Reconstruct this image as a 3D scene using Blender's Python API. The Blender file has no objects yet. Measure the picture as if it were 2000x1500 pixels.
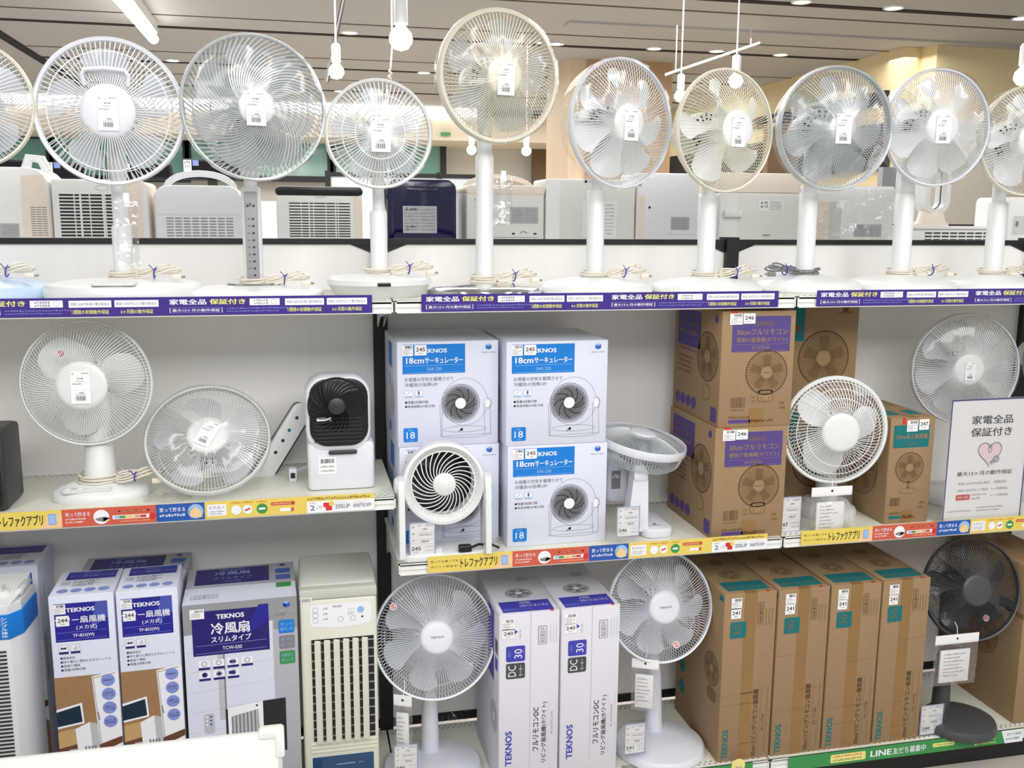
import bpy, math, random
from mathutils import Vector, Matrix
random.seed(7)
SC = bpy.context.scene
COL = SC.collection
PI = math.pi

# ------------------------------------------------------------------ camera
CAM = Vector((-0.2581, -3.0765, 1.8515))
YAW, PITCH, ROLL, FPX = -0.2215, -0.171, 0.0073, 1873.7
FW = Vector((-math.sin(YAW) * math.cos(PITCH), math.cos(YAW) * math.cos(PITCH), math.sin(PITCH)))
RT0 = Vector((math.cos(YAW), math.sin(YAW), 0))
UP0 = RT0.cross(FW)
RT = RT0 * math.cos(ROLL) + UP0 * math.sin(ROLL)
UP = UP0 * math.cos(ROLL) - RT0 * math.sin(ROLL)
cd = bpy.data.cameras.new('camera')
cam = bpy.data.objects.new('camera', cd)
COL.objects.link(cam)
cam.matrix_world = Matrix(((RT.x, UP.x, -FW.x, CAM.x), (RT.y, UP.y, -FW.y, CAM.y), (RT.z, UP.z, -FW.z, CAM.z), (0, 0, 0, 1)))
cd.sensor_width = 36
cd.lens = FPX / 2000 * 36
cd.clip_start = 0.02
cd.clip_end = 200
SC.camera = cam


def ray(x, y):
    return FW + RT * ((x - 1000) / FPX) - UP * ((y - 750) / FPX)


def at(x, y, Y):
    d = ray(x, y)
    return CAM + d * ((Y - CAM.y) / d.y)


def onz(x, y, Z):
    d = ray(x, y)
    return CAM + d * ((Z - CAM.z) / d.z)


# ------------------------------------------------------------------ world, lights, exposure
SC.view_settings.view_transform = 'Standard'
SC.view_settings.look = 'None'
SC.view_settings.gamma = 1
SC.view_settings.use_curve_mapping = False
SC.view_settings.exposure = 0.27
w = bpy.data.worlds.new('store_ambient')
SC.world = w
w.use_nodes = True
w.node_tree.nodes['Background'].inputs[0].default_value = (0.98, 0.99, 1.0, 1)
w.node_tree.nodes['Background'].inputs[1].default_value = 0.38


def area(name, loc, sx, sy, power, col=(1, 0.985, 0.965), aim=None):
    l = bpy.data.lights.new(name, 'AREA')
    l.shape = 'RECTANGLE'
    l.size, l.size_y = sx, sy
    l.energy = power
    l.color = col
    o = bpy.data.objects.new(name, l)
    COL.objects.link(o)
    o.location = loc
    if aim is not None:
        o.rotation_euler = (Vector(aim) - Vector(loc)).to_track_quat('-Z', 'Y').to_euler()
    return o


CEIL = 3.6
# area lights standing in for the shop's ceiling lamps: over the aisle in front of the shelves, behind the camera, and over the hall beyond
area('aisle_lamp', (-1.6, -1.5, 3.5), 0.25, 2.6, 21, aim=(-1.2, -0.9, 0))
area('aisle_lamp', (0.1, -1.7, 3.5), 0.25, 2.6, 21, aim=(0.1, -0.9, 0))
area('aisle_lamp', (1.8, -1.7, 3.5), 0.25, 2.6, 21, aim=(1.6, -0.9, 0))
area('aisle_lamp', (3.4, -1.7, 3.5), 0.25, 2.6, 19, aim=(2.8, -0.9, 0))
area('rear_aisle_lamp', (0.4, -4.4, 3.5), 6.0, 1.2, 120, aim=(0.4, -1.2, 0.2))
area('hall_lamp', (0.0, 2.2, 3.5), 5.0, 1.5, 95)
area('hall_lamp', (3.5, 5.0, 3.5), 5.0, 2.5, 140)
area('hall_lamp', (-1.5, 6.5, 3.5), 4.0, 2.5, 120)
area('hall_lamp', (1.5, 10.5, 3.5), 8.0, 2.5, 240)


# ------------------------------------------------------------------ materials
def lin(c):
    c /= 255.0
    return c / 12.92 if c <= 0.04045 else ((c + 0.055) / 1.055) ** 2.4


def rgb(r, g, b):
    return (lin(r), lin(g), lin(b), 1)


def mat(name, col, rough=0.5, metal=0.0, var=0.03, scale=30.0, bump=0.0, bscale=200.0, alpha=1.0, coat=0.0, spec=0.5):
    m = bpy.data.materials.new(name)
    m.use_nodes = True
    nt = m.node_tree
    p = nt.nodes['Principled BSDF']
    p.inputs['Roughness'].default_value = rough
    p.inputs['Metallic'].default_value = metal
    p.inputs['Alpha'].default_value = alpha
    p.inputs['Coat Weight'].default_value = coat
    p.inputs['Specular IOR Level'].default_value = spec
    c = rgb(*col)
    tc = nt.nodes.new('ShaderNodeTexCoord')
    nz = nt.nodes.new('ShaderNodeTexNoise')
    nz.inputs['Scale'].default_value = scale
    nz.inputs['Detail'].default_value = 3
    nt.links.new(tc.outputs['Object'], nz.inputs['Vector'])
    mx = nt.nodes.new('ShaderNodeMix')
    mx.data_type = 'RGBA'
    mx.inputs[6].default_value = tuple(max(0, k * (1 - var)) for k in c[:3]) + (1,)
    mx.inputs[7].default_value = tuple(min(1, k * (1 + var)) for k in c[:3]) + (1,)
    nt.links.new(nz.outputs['Fac'], mx.inputs[0])
    nt.links.new(mx.outputs[2], p.inputs['Base Color'])
    if bump:
        b = nt.nodes.new('ShaderNodeBump')
        b.inputs['Strength'].default_value = bump
        b.inputs['Distance'].default_value = 0.002
        n2 = nt.nodes.new('ShaderNodeTexNoise')
        n2.inputs['Scale'].default_value = bscale
        nt.links.new(tc.outputs['Object'], n2.inputs['Vector'])
        nt.links.new(n2.outputs['Fac'], b.inputs['Height'])
        nt.links.new(b.outputs['Normal'], p.inputs['Normal'])
    return m


def emit(name, col, strength):
    m = bpy.data.materials.new(name)
    m.use_nodes = True
    nt = m.node_tree
    nt.nodes.clear()
    o = nt.nodes.new('ShaderNodeOutputMaterial')
    e = nt.nodes.new('ShaderNodeEmission')
    e.inputs[0].default_value = rgb(*col)
    e.inputs[1].default_value = strength
    nt.links.new(e.outputs[0], o.inputs[0])
    return m


def film(name, fac=0.10, tint=(255, 255, 255), bump=0.6, bscale=14, rough=0.08, edge=0.5):
    m = bpy.data.materials.new(name)
    m.use_nodes = True
    nt = m.node_tree
    nt.nodes.clear()
    o = nt.nodes.new('ShaderNodeOutputMaterial')
    t = nt.nodes.new('ShaderNodeBsdfTransparent')
    t.inputs[0].default_value = rgb(*tint)
    g = nt.nodes.new('ShaderNodeBsdfGlossy')
    g.inputs['Roughness'].default_value = rough
    lw = nt.nodes.new('ShaderNodeLayerWeight')
    lw.inputs[0].default_value = 0.25
    mp = nt.nodes.new('ShaderNodeMapRange')
    mp.inputs[3].default_value = fac
    mp.inputs[4].default_value = edge
    tc = nt.nodes.new('ShaderNodeTexCoord')
    nz = nt.nodes.new('ShaderNodeTexNoise')
    nz.inputs['Scale'].default_value = bscale
    nz.inputs['Detail'].default_value = 2
    bp = nt.nodes.new('ShaderNodeBump')
    bp.inputs['Strength'].default_value = bump
    bp.inputs['Distance'].default_value = 0.02
    mx = nt.nodes.new('ShaderNodeMixShader')
    nt.links.new(tc.outputs['Object'], nz.inputs['Vector'])
    nt.links.new(nz.outputs['Fac'], bp.inputs['Height'])
    nt.links.new(bp.outputs['Normal'], g.inputs['Normal'])
    nt.links.new(lw.outputs['Facing'], mp.inputs[0])
    nt.links.new(mp.outputs[0], mx.inputs[0])
    nt.links.new(t.outputs[0], mx.inputs[1])
    nt.links.new(g.outputs[0], mx.inputs[2])
    nt.links.new(mx.outputs[0], o.inputs[0])
    return m


def ply(name, c1, c2, scale, axis='Z', rough=0.6, dist=1.5, bands=True):
    """wood or veined panel: stretched noise between two colours"""
    m = bpy.data.materials.new(name)
    m.use_nodes = True
    nt = m.node_tree
    p = nt.nodes['Principled BSDF']
    p.inputs['Roughness'].default_value = rough
    tc = nt.nodes.new('ShaderNodeTexCoord')
    mp = nt.nodes.new('ShaderNodeMapping')
    s = {'Z': (scale, scale, scale * 0.06), 'X': (scale * 0.06, scale, scale)}[axis]
    mp.inputs['Scale'].default_value = s
    nz = nt.nodes.new('ShaderNodeTexNoise')
    nz.inputs['Detail'].default_value = 5
    nz.inputs['Distortion'].default_value = dist
    mx = nt.nodes.new('ShaderNodeMix')
    mx.data_type = 'RGBA'
    mx.inputs[6].default_value = rgb(*c1)
    mx.inputs[7].default_value = rgb(*c2)
    nt.links.new(tc.outputs['Object'], mp.inputs['Vector'])
    nt.links.new(mp.outputs[0], nz.inputs['Vector'])
    nt.links.new(nz.outputs['Fac'], mx.inputs[0])
    nt.links.new(mx.outputs[2], p.inputs['Base Color'])
    return m


M = {}
M['white'] = mat('white_plastic', (232, 233, 232), 0.35)
M['fanwhite'] = mat('fan_white_plastic', (228, 230, 230), 0.32)
M['coolwhite'] = mat('cool_white_plastic', (224, 227, 236), 0.32)
M['appwhite'] = mat('bright_white_plastic', (248, 248, 246), 0.35)
M['appcool'] = mat('bright_cool_white_plastic', (244, 245, 250), 0.35)
M['apppale'] = mat('pale_grey_white_plastic', (236, 238, 234), 0.4)
M['cream'] = mat('cream_plastic', (226, 223, 204), 0.35)
M['silver'] = mat('pale_silver_plastic', (206, 212, 214), 0.3, 0.25)
M['greyp'] = mat('grey_plastic', (150, 152, 155), 0.4)
M['lightgrey'] = mat('light_grey_plastic', (216, 219, 216), 0.4)
M['dark'] = mat('dark_grey_plastic', (72, 72, 75), 0.4)
M['dark2'] = mat('charcoal_plastic', (50, 50, 53), 0.4)
M['black'] = mat('black_plastic', (18, 18, 20), 0.3)
M['blackm'] = mat('black_painted_steel', (16, 16, 18), 0.45)
M['chrome'] = mat('chrome', (225, 226, 228), 0.12, 1.0)
M['blueplastic'] = mat('navy_gloss_plastic', (8, 11, 62), 0.12, coat=0.5)
M['paleblue'] = mat('pale_blue_plastic', (190, 212, 240), 0.35)
M['clearblade'] = mat('clear_blade_plastic', (224, 229, 240), 0.12, alpha=0.5)
M['greyclear'] = mat('smoky_blade_plastic', (196, 202, 208), 0.12, alpha=0.42)
M['film'] = film('clear_wrapping_film', 0.035, bump=0.55, bscale=8, edge=0.30, rough=0.14)
M['bag'] = film('clear_bag_film', 0.12, bump=0.8, bscale=22, edge=0.5, rough=0.14)
M['acryl'] = film('clear_acrylic', 0.06, bump=0.0, rough=0.03)
M['shelf'] = mat('ivory_shelf_steel', (226, 226, 214), 0.4)
M['shelflip'] = mat('white_ticket_rail', (232, 233, 230), 0.3)
M['panel'] = ply('white_back_panel', (246, 244, 241), (252, 250, 248), 3, 'Z', 0.4, 3)
M['hole'] = mat('dark_hole', (60, 56, 48), 0.8)
M['carton'] = mat('brown_cardboard', (154, 127, 94), 0.85, var=0.06, scale=60, bump=0.15)
M['tape'] = mat('brown_packing_tape', (146, 112, 70), 0.32, var=0.1, scale=8)
M['wcarton'] = mat('white_carton', (218, 222, 238), 0.5, var=0.015, bump=0.05)
M['wcarton2'] = mat('matt_white_carton', (222, 220, 230), 0.6, var=0.015, bump=0.05)
M['greycarton'] = mat('grey_gradient_carton', (176, 176, 186), 0.5)
M['paper'] = mat('white_paper', (244, 244, 246), 0.6, var=0.01)
M['ink'] = mat('black_ink', (32, 32, 36), 0.6)
M['inkgrey'] = mat('grey_ink', (128, 128, 134), 0.6)
M['inklight'] = mat('light_grey_ink', (188, 190, 196), 0.6)
M['inkbrown'] = mat('brown_ink', (92, 70, 44), 0.8)
M['inkbrown3'] = mat('pale_brown_ink', (147, 118, 83), 0.8)
M['inkbrown2'] = mat('mid_brown_ink', (124, 98, 64), 0.8)
M['pwhite'] = mat('white_ink', (240, 241, 248), 0.5, var=0.01)
M['pblue'] = mat('bright_blue_print', (8, 124, 214), 0.4)
M['pnavy'] = mat('navy_print', (38, 34, 146), 0.4)
M['pnavy2'] = mat('lighter_navy_print', (76, 88, 176), 0.4)
M['pdeep'] = mat('deep_navy_print', (36, 28, 110), 0.4)
M['pviolet'] = mat('violet_print', (64, 62, 178), 0.4)
M['ppurple'] = mat('purple_print_on_board', (82, 66, 132), 0.75)
M['pteal'] = mat('teal_print_on_board', (4, 112, 118), 0.7)
M['pdot'] = mat('lavender_print', (134, 148, 214), 0.45)
M['psky'] = mat('sky_print', (150, 190, 236), 0.45)
M['sign'] = mat('purple_sign_card', (66, 46, 134), 0.22)
M['yellowtxt'] = mat('pale_yellow_ink', (232, 232, 128), 0.4)
M['yellow'] = mat('yellow_sign_card', (230, 206, 98), 0.3)
M['paleyellow'] = mat('pale_yellow_print', (240, 228, 140), 0.35)
M['red'] = mat('coral_print', (206, 92, 72), 0.3)
M['redlbl'] = mat('red_print', (212, 44, 40), 0.45)
M['blue'] = mat('blue_sign_print', (34, 86, 172), 0.3)
M['green'] = mat('green_sign_card', (58, 146, 78), 0.3)
M['skin'] = mat('beige_print', (240, 200, 150), 0.4)
M['wood'] = mat('wood_print', (158, 122, 86), 0.45, var=0.12, scale=20)
M['woodd'] = mat('dark_wood_print', (104, 66, 48), 0.45)
M['woodl'] = mat('light_wood_print', (196, 160, 112), 0.45)
M['ptv'] = mat('dark_teal_print', (20, 44, 62), 0.4)
M['tank'] = mat('blue_water_tank', (14, 62, 104), 0.1, coat=0.5)
M['ivory'] = mat('ivory_plastic', (222, 221, 208), 0.4)
M['ivory2'] = mat('greenish_grey_plastic', (196, 200, 190), 0.45)
M['beige'] = mat('warm_beige_plastic', (246, 234, 220), 0.45)
M['counter'] = mat('white_counter_board', (246, 247, 244), 0.4)
M['ceil'] = mat('greige_ceiling_paint', (182, 180, 178), 0.9, var=0.015, scale=4)
M['slot'] = mat('dark_ceiling_slot', (34, 27, 22), 0.9)
M['joint'] = mat('ceiling_joint', (96, 88, 78), 0.9)
M['wallbeige'] = mat('yellow_beige_wall', (222, 204, 162), 0.85, var=0.02, scale=3)
M['wallpale'] = mat('pale_far_wall', (214, 214, 208), 0.8)
M['bulk'] = mat('cream_bulkhead', (226, 214, 196), 0.85)
M['floor'] = mat('pale_floor_tile', (196, 190, 180), 0.35)
M['glass'] = mat('green_tinted_glass', (112, 164, 152), 0.08, var=0.08, scale=1)
M['oak'] = ply('pale_wood_veneer', (224, 204, 176), (208, 184, 152), 6, 'Z')
M['oakd'] = ply('brown_wood_veneer', (186, 154, 118), (170, 136, 100), 6, 'Z')
M['brown'] = ply('brown_door', (122, 96, 70), (104, 80, 58), 5, 'Z')
M['greypart'] = mat('grey_beige_partition', (206, 200, 188), 0.7)
M['screen'] = mat('black_screen_glass', (14, 14, 18), 0.08)
M['rod'] = mat('dull_chrome', (120, 118, 116), 0.25, 0.9)
M['glow'] = emit('lamp_glow', (255, 253, 248), 14)
M['downglow'] = emit('downlight_glow', (255, 238, 210), 9)
M['tube'] = emit('tube_glow', (255, 254, 250), 9)
M['cove'] = emit('cove_glow', (255, 250, 240), 4.0)
M['screenblue'] = emit('lit_blue_screen', (60, 70, 190), 0.6)
M['cord'] = mat('ivory_cord', (224, 218, 202), 0.45)
M['greycord'] = mat('grey_cord', (120, 120, 122), 0.45)
M['tie'] = mat('blue_twist_tie', (58, 66, 170), 0.5)


# ------------------------------------------------------------------ mesh builder
SPLIT = {'text_box', 'top_picture', 'icon_set', 'back_detail', 'side_print', 'colour_field', 'pictogram', 'side_cover', 'tape', 'feature_badge', 'round_badge', 'side_badge', 'icon', 'top_badge', 'price_label', 'grille_rib',
         'indicator_light', 'button', 'red_tab', 'side_panel', 'wall_board', 'bullet', 'corner_clip_x'}


class MB:
    def __init__(s):
        s.v, s.f, s.m, s.mats, s.ch = [], [], [], [], []

    def mi(s, m):
        if isinstance(m, str):
            m = M[m]
        if m not in s.mats:
            s.mats.append(m)
        return s.mats.index(m)

    def add(s, vs, fs, m):
        k = s.mi(m)
        o = len(s.v)
        s.ch.append((len(s.v), len(vs), len(s.f), len(fs)))
        s.v.extend(tuple(p) for p in vs)
        for f in fs:
            s.f.append(tuple(i + o for i in f))
            s.m.append(k)
        return s

    def box(s, x0, y0, z0, x1, y1, z1, m, b=0.0):
        """axis-aligned box, with chamfered edges when b > 0"""
        if b <= 0:
            vs = [(x, y, z) for x in (x0, x1) for y in (y0, y1) for z in (z0, z1)]
            fs = [(0, 1, 3, 2), (4, 6, 7, 5), (0, 4, 5, 1), (2, 3, 7, 6), (0, 2, 6, 4), (1, 5, 7, 3)]
            return s.add(vs, fs, m)
        out = rrect(x0, y0, x1, y1, b, 3)
        return s.prism(out, z0, z1, m, b)

    def prism(s, out, z0, z1, m, b=0.0, fr=None):
        """outline (counter-clockwise, in x,y) extruded z0..z1, ends chamfered by b; fr maps (x,y,z) to a point"""
        fr = fr or (lambda x, y, z: (x, y, z))
        n = len(out)
        cx = sum(p[0] for p in out) / n
        cy = sum(p[1] for p in out) / n
        ex = max(abs(p[0] - cx) for p in out) or 1
        ey = max(abs(p[1] - cy) for p in out) or 1
        if b > 0:
            kx, ky = 1 - b / ex, 1 - b / ey
            ins = [(cx + (x - cx) * kx, cy + (y - cy) * ky) for x, y in out]
            md = [(cx + (x - cx) * (1 - .3 * b / ex), cy + (y - cy) * (1 - .3 * b / ey)) for x, y in out]
            rings = [(ins, z0), (md, z0 + .3 * b), (out, z0 + b), (out, z1 - b), (md, z1 - .3 * b), (ins, z1)]
        else:
            rings = [(out, z0), (out, z1)]
        vs = [fr(x, y, z) for o, z in rings for x, y in o]
        fs = []
        for r in range(len(rings) - 1):
            for i in range(n):
                j = (i + 1) % n
                fs.append((r * n + i, r * n + j, (r + 1) * n + j, (r + 1) * n + i))
        fs.append(tuple(range(n - 1, -1, -1)))
        fs.append(tuple((len(rings) - 1) * n + i for i in range(n)))
        return s.add(vs, fs, m)

    def lathe(s, prof, n, m, c=(0, 0, 0), sx=1.0, sy=1.0, fr=None, a0=0.0, a1=2 * PI):
        """profile of (r, z) turned about z"""
        full = abs(a1 - a0 - 2 * PI) < 1e-6
        cols = n if full else n + 1
        vs, fs = [], []
        for r, z in prof:
            for i in range(cols):
                a = a0 + (a1 - a0) * i / n
                p = (c[0] + r * sx * math.cos(a), c[1] + r * sy * math.sin(a), c[2] + z)
                vs.append(fr(*p) if fr else p)
        for k in range(len(prof) - 1):
            for i in range(n):
                j = (i + 1) % cols
                fs.append((k * cols + i, k * cols + j, (k + 1) * cols + j, (k + 1) * cols + i))
        if full:
            if prof[0][0] > 1e-6:
                fs.append(tuple(range(cols - 1, -1, -1)))
            if prof[-1][0] > 1e-6:
                fs.append(tuple((len(prof) - 1) * cols + i for i in range(cols)))
        return s.add(vs, fs, m)

    def ringlathe(s, prof, n, m, fr=None):
        """closed profile turned about z (a ring)"""
        vs, fs = [], []
        k = len(prof)
        for r, z in prof:
            for i in range(n):
                a = 2 * PI * i / n
                p = (r * math.cos(a), r * math.sin(a), z)
                vs.append(fr(*p) if fr else p)
        for q in range(k):
            q2 = (q + 1) % k
            for i in range(n):
                j = (i + 1) % n
                fs.append((q * n + i, q * n + j, q2 * n + j, q2 * n + i))
        return s.add(vs, fs, m)

    def tube(s, path, r, m, n=6, closed=False, cap=True):
        P = [Vector(p) for p in path]
        k = len(P)
        vs, fs = [], []
        ref = None
        for i in range(k):
            if closed:
                t = P[(i + 1) % k] - P[i - 1]
            else:
                t = P[min(i + 1, k - 1)] - P[max(i - 1, 0)]
            t.normalize()
            if ref is None:
                ref = t.orthogonal().normalized()
            a = (ref - t * ref.dot(t))
            if a.length < 1e-6:
                a = t.orthogonal()
            a.normalize()
            ref = a
            b = t.cross(a)
            rr = r[i] if isinstance(r, (list, tuple)) else r
            for q in range(n):
                an = 2 * PI * q / n
                vs.append(P[i] + a * (rr * math.cos(an)) + b * (rr * math.sin(an)))
        for i in range(k if closed else k - 1):
            i2 = (i + 1) % k
            for q in range(n):
                q2 = (q + 1) % n
                fs.append((i * n + q, i * n + q2, i2 * n + q2, i2 * n + q))
        if not closed and cap:
            fs.append(tuple(range(n - 1, -1, -1)))
            fs.append(tuple((k - 1) * n + q for q in range(n)))
        return s.add(vs, fs, m)

    # ---- flat print on a face (u to the right, v down, both as fractions of the face)
    def rect(s, F, u0, v0, u1, v1, m, l=1):
        return s.add([F.p(u0, v1, l), F.p(u1, v1, l), F.p(u1, v0, l), F.p(u0, v0, l)], [(0, 1, 2, 3)], m)

    def poly(s, F, pts, m, l=1):
        return s.add([F.p(u, v, l) for u, v in pts], [tuple(range(len(pts)))], m)

    def rr(s, F, u0, v0, u1, v1, m, l=1, rad=0.02):
        k = F.w / F.h
        pts = rrect(u0, v0 / k, u1, v1 / k, rad, 3)
        return s.add([F.p(u, v * k, l) for u, v in pts], [tuple(range(len(pts) - 1, -1, -1))], m)

    def disc(s, F, u, v, r, m, l=1, n=24, ry=None):
        k = F.w / F.h
        ry = r if ry is None else ry
        return s.add([F.p(u + r * math.cos(2 * PI * i / n), v - ry * k * math.sin(2 * PI * i / n), l) for i in range(n)], [tuple(range(n))], m)

    def ring(s, F, u, v, r, t, m, l=1, n=32, ry=None, a0=0.0, a1=2 * PI):
        k = F.w / F.h
        ry = r if ry is None else ry
        vs, fs = [], []
        for i in range(n + 1):
            a = a0 + (a1 - a0) * i / n
            for q in (-t / 2, t / 2):
                vs.append(F.p(u + (r + q) * math.cos(a), v - (ry + q) * k * math.sin(a), l))
        for i in range(n):
            fs.append((2 * i, 2 * i + 1, 2 * i + 3, 2 * i + 2))
        return s.add(vs, fs, m)

    def seg(s, F, u0, v0, u1, v1, t, m, l=1):
        k = F.w / F.h
        dx, dy = u1 - u0, (v1 - v0) / k
        d = math.hypot(dx, dy) or 1
        nx, ny = -dy / d * t / 2, dx / d * t / 2 * k
        return s.add([F.p(u0 + nx, v0 + ny, l), F.p(u1 + nx, v1 + ny, l), F.p(u1 - nx, v1 - ny, l), F.p(u0 - nx, v0 - ny, l)], [(0, 1, 2, 3)], m)

    def dashes(s, F, u0, v0, u1, v1, m, l=1, n=14, fill=0.78, seed=1):
        """a row of tiny characters too small to read: little strokes"""
        rnd = random.Random(seed)
        for i in range(n):
            a = u0 + (u1 - u0) * i / n
            b = a + (u1 - u0) / n * fill * rnd.uniform(.7, 1.05)
            h = v1 - v0
            t = rnd.random()
            s.rect(F, a, v0 + h * (.0 if t < .6 else .25), b, v0 + h * .38, m, l)
            s.rect(F, a, v0 + h * .58, b, v1 - h * (.0 if t > .3 else .2), m, l)
        return s

    def bars(s, F, u0, v0, u1, v1, m, l=1, n=16, seed=3):
        rnd = random.Random(seed)
        x = u0
        d = (u1 - u0) / n
        for i in range(n):
            s.rect(F, x, v0, x + d * rnd.choice((.3, .45, .7)), v1, m, l)
            x += d
        return s

    def text(s, F, t, u0, v0, u1, v1, m, l=2, rot=0, bold=0.0):
        """text stretched into the rectangle; rot=1 reads upwards, rot=2 upside down"""
        V, P, (x0, y0, x1, y1), per = glyphs(t, bold)
        vs = []
        for iv, (x, y) in enumerate(V):
            a, b = (x - x0) / (x1 - x0), (y - y0) / (y1 - y0)
            if getattr(F, 'flip', 0):
                b = 1 - b
            if rot == 0:
                u, v = u0 + (u1 - u0) * a, v1 - (v1 - v0) * b
            elif rot == 1:
                u, v = u1 - (u1 - u0) * (b), v1 - (v1 - v0) * a
                u = u0 + (u1 - u0) * (1 - b)
            elif rot == 3:
                u, v = u0 + (u1 - u0) * b, v0 + (v1 - v0) * a
            else:
                u, v = u1 - (u1 - u0) * a, v0 + (v1 - v0) * b
            vs.append(F.p(u, v, l + .2 * (iv // per)))
        return s.add(vs, P, m)

    def pieces(s):
        """the builder's shapes, gathered where they touch or lie over each other"""
        bb = []
        for v0, nv, f0, nf in s.ch:
            q = s.v[v0:v0 + nv]
            bb.append([min(p[i] for p in q) - .0008 for i in range(3)] + [max(p[i] for p in q) + .0008 for i in range(3)])
        g = list(range(len(bb)))

        def root(i):
            while g[i] != i:
                i = g[i]
            return i
        for i in range(len(bb)):
            for j in range(i):
                if all(bb[i][k] <= bb[j][k + 3] and bb[j][k] <= bb[i][k + 3] for k in range(3)):
                    g[root(i)] = root(j)
        out = {}
        for i in range(len(bb)):
            out.setdefault(root(i), []).append(i)
        res = []
        for ids in out.values():
            m = MB()
            m.mats = list(s.mats)
            for i in ids:
                v0, nv, f0, nf = s.ch[i]
                o = len(m.v)
                m.v += s.v[v0:v0 + nv]
                m.f += [tuple(a - v0 + o for a in f) for f in s.f[f0:f0 + nf]]
                m.m += s.m[f0:f0 + nf]
            used = sorted(set(m.m))
            m.mats = [m.mats[a] for a in used]
            m.m = [used.index(a) for a in m.m]
            m.ch = [(0, len(m.v), 0, len(m.f))]
            res.append(m)
        return res

    def build(s, name, parent=None, mtx=None, smooth=35, kind=None, label=None):
        if name in SPLIT and len(s.ch) > 1:
            ps = s.pieces()
            if len(ps) > 1:
                obs = [p.build(name, parent, mtx, smooth, kind, label) for p in ps]
                return obs[0]
        me = bpy.data.meshes.new(name)
        me.from_pydata(s.v, [], s.f)
        for m in s.mats:
            me.materials.append(m)
        if len(s.mats) > 1:
            me.polygons.foreach_set('material_index', s.m)
        if smooth:
            me.shade_smooth()
            me.set_sharp_from_angle(angle=math.radians(smooth))
        me.update()
        return link(name, me, parent, mtx, kind, label)


def link(name, me, parent=None, mtx=None, kind=None, label=None):
    o = bpy.data.objects.new(name, me)
    COL.objects.link(o)
    if parent is not None:
        o.parent = parent
    if mtx is not None:
        o.matrix_basis = mtx
    if kind:
        o['kind'] = kind
    if label:
        o['label'] = label
    return o


def rrect(x0, y0, x1, y1, r, n=4):
    pts = []
    for cx, cy, a0 in ((x1 - r, y0 + r, -PI / 2), (x1 - r, y1 - r, 0), (x0 + r, y1 - r, PI / 2), (x0 + r, y0 + r, PI)):
        for i in range(n + 1):
            a = a0 + PI / 2 * i / n
            pts.append((cx + r * math.cos(a), cy + r * math.sin(a)))
    return pts


GC = {}


def glyphs(t, bold=0.0):
    k = (t, bold)
    if k not in GC:
        c = bpy.data.curves.new('lettering', 'FONT')
        c.body = t
        c.resolution_u = 2
        o = bpy.data.objects.new('lettering', c)
        COL.objects.link(o)
        dg = bpy.context.evaluated_depsgraph_get()
        me = bpy.data.meshes.new_from_object(o.evaluated_get(dg))
        V = [(v.co.x, v.co.y) for v in me.vertices]
        P = [tuple(p.vertices) for p in me.polygons]
        if bold:                                    # heavier strokes: the same outlines laid side by side
            n0, V0, P0 = len(V), V, P
            V, P = [], []
            for dx, dy in ((-bold, -bold * .6), (bold, -bold * .6), (-bold, bold * .6), (bold, bold * .6)):
                k0 = len(V)
                V = V + [(a + dx, b + dy) for a, b in V0]
                P = P + [tuple(i + k0 for i in p) for p in P0]
        bpy.data.objects.remove(o)
        bpy.data.curves.remove(c)
        bpy.data.meshes.remove(me)
        xs = [a for a, b in V]
        ys = [b for a, b in V]
        GC[k] = (V, P, (min(xs), min(ys), max(xs), max(ys)), len(V) // (4 if bold else 1))
    return GC[k]


class Face:
    """a flat face: corner O (lower left), unit U right, V up, N out, size w x h"""

    def __init__(s, O, U, V, w, h):
        s.O, s.U, s.V, s.w, s.h = Vector(O), Vector(U).normalized(), Vector(V).normalized(), w, h
        s.N = s.U.cross(s.V)

    flip = 0

    def p(s, u, v, l=0):
        if s.flip:
            v = 1 - v
        return s.O + s.U * (u * s.w) + s.V * ((1 - v) * s.h) + s.N * (0.0004 * l)


def thing(name, label, cat, loc=(0, 0, 0), rz=0.0, group=None):
    o = bpy.data.objects.new(name, None)
    COL.objects.link(o)
    o.empty_display_size = 0.05
    o.location = loc
    o.rotation_euler = (0, 0, rz)
    o['label'] = label
    o['category'] = cat
    if group:
        o['group'] = group
    return o


def tag(o, label, cat, group=None):
    o['label'] = label
    o['category'] = cat
    if group:
        o['group'] = group
    return o


def struct(name, mb, parent=None, smooth=0):
    o = mb.build(name, parent, smooth=smooth)
    if parent is None:
        o['kind'] = 'structure'
    return o


def kids(o):
    return [c for c in o.children]


def copy_tree(o, parent=None):
    c = o.copy()
    COL.objects.link(c)
    if parent is not None:
        c.parent = parent
    for ch in list(o.children):
        copy_tree(ch, c)
    return c


# ================================================================== the setting
ZT, Z2R, Z2L, ZD = 1.628, 0.877, 1.076, 0.12     # shelf tops: upper, middle right, middle left, bottom deck
YF = -0.466                                       # front of the shelves
BAY = 1.2

mb = MB(); mb.box(-6, -7, -0.05, 12, 16, 0, 'floor'); struct('floor', mb)
mb = MB(); mb.box(-8, -3.2, CEIL, 14, 15.2, CEIL + 0.08, 'ceil'); ceiling = struct('ceiling', mb)
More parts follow.
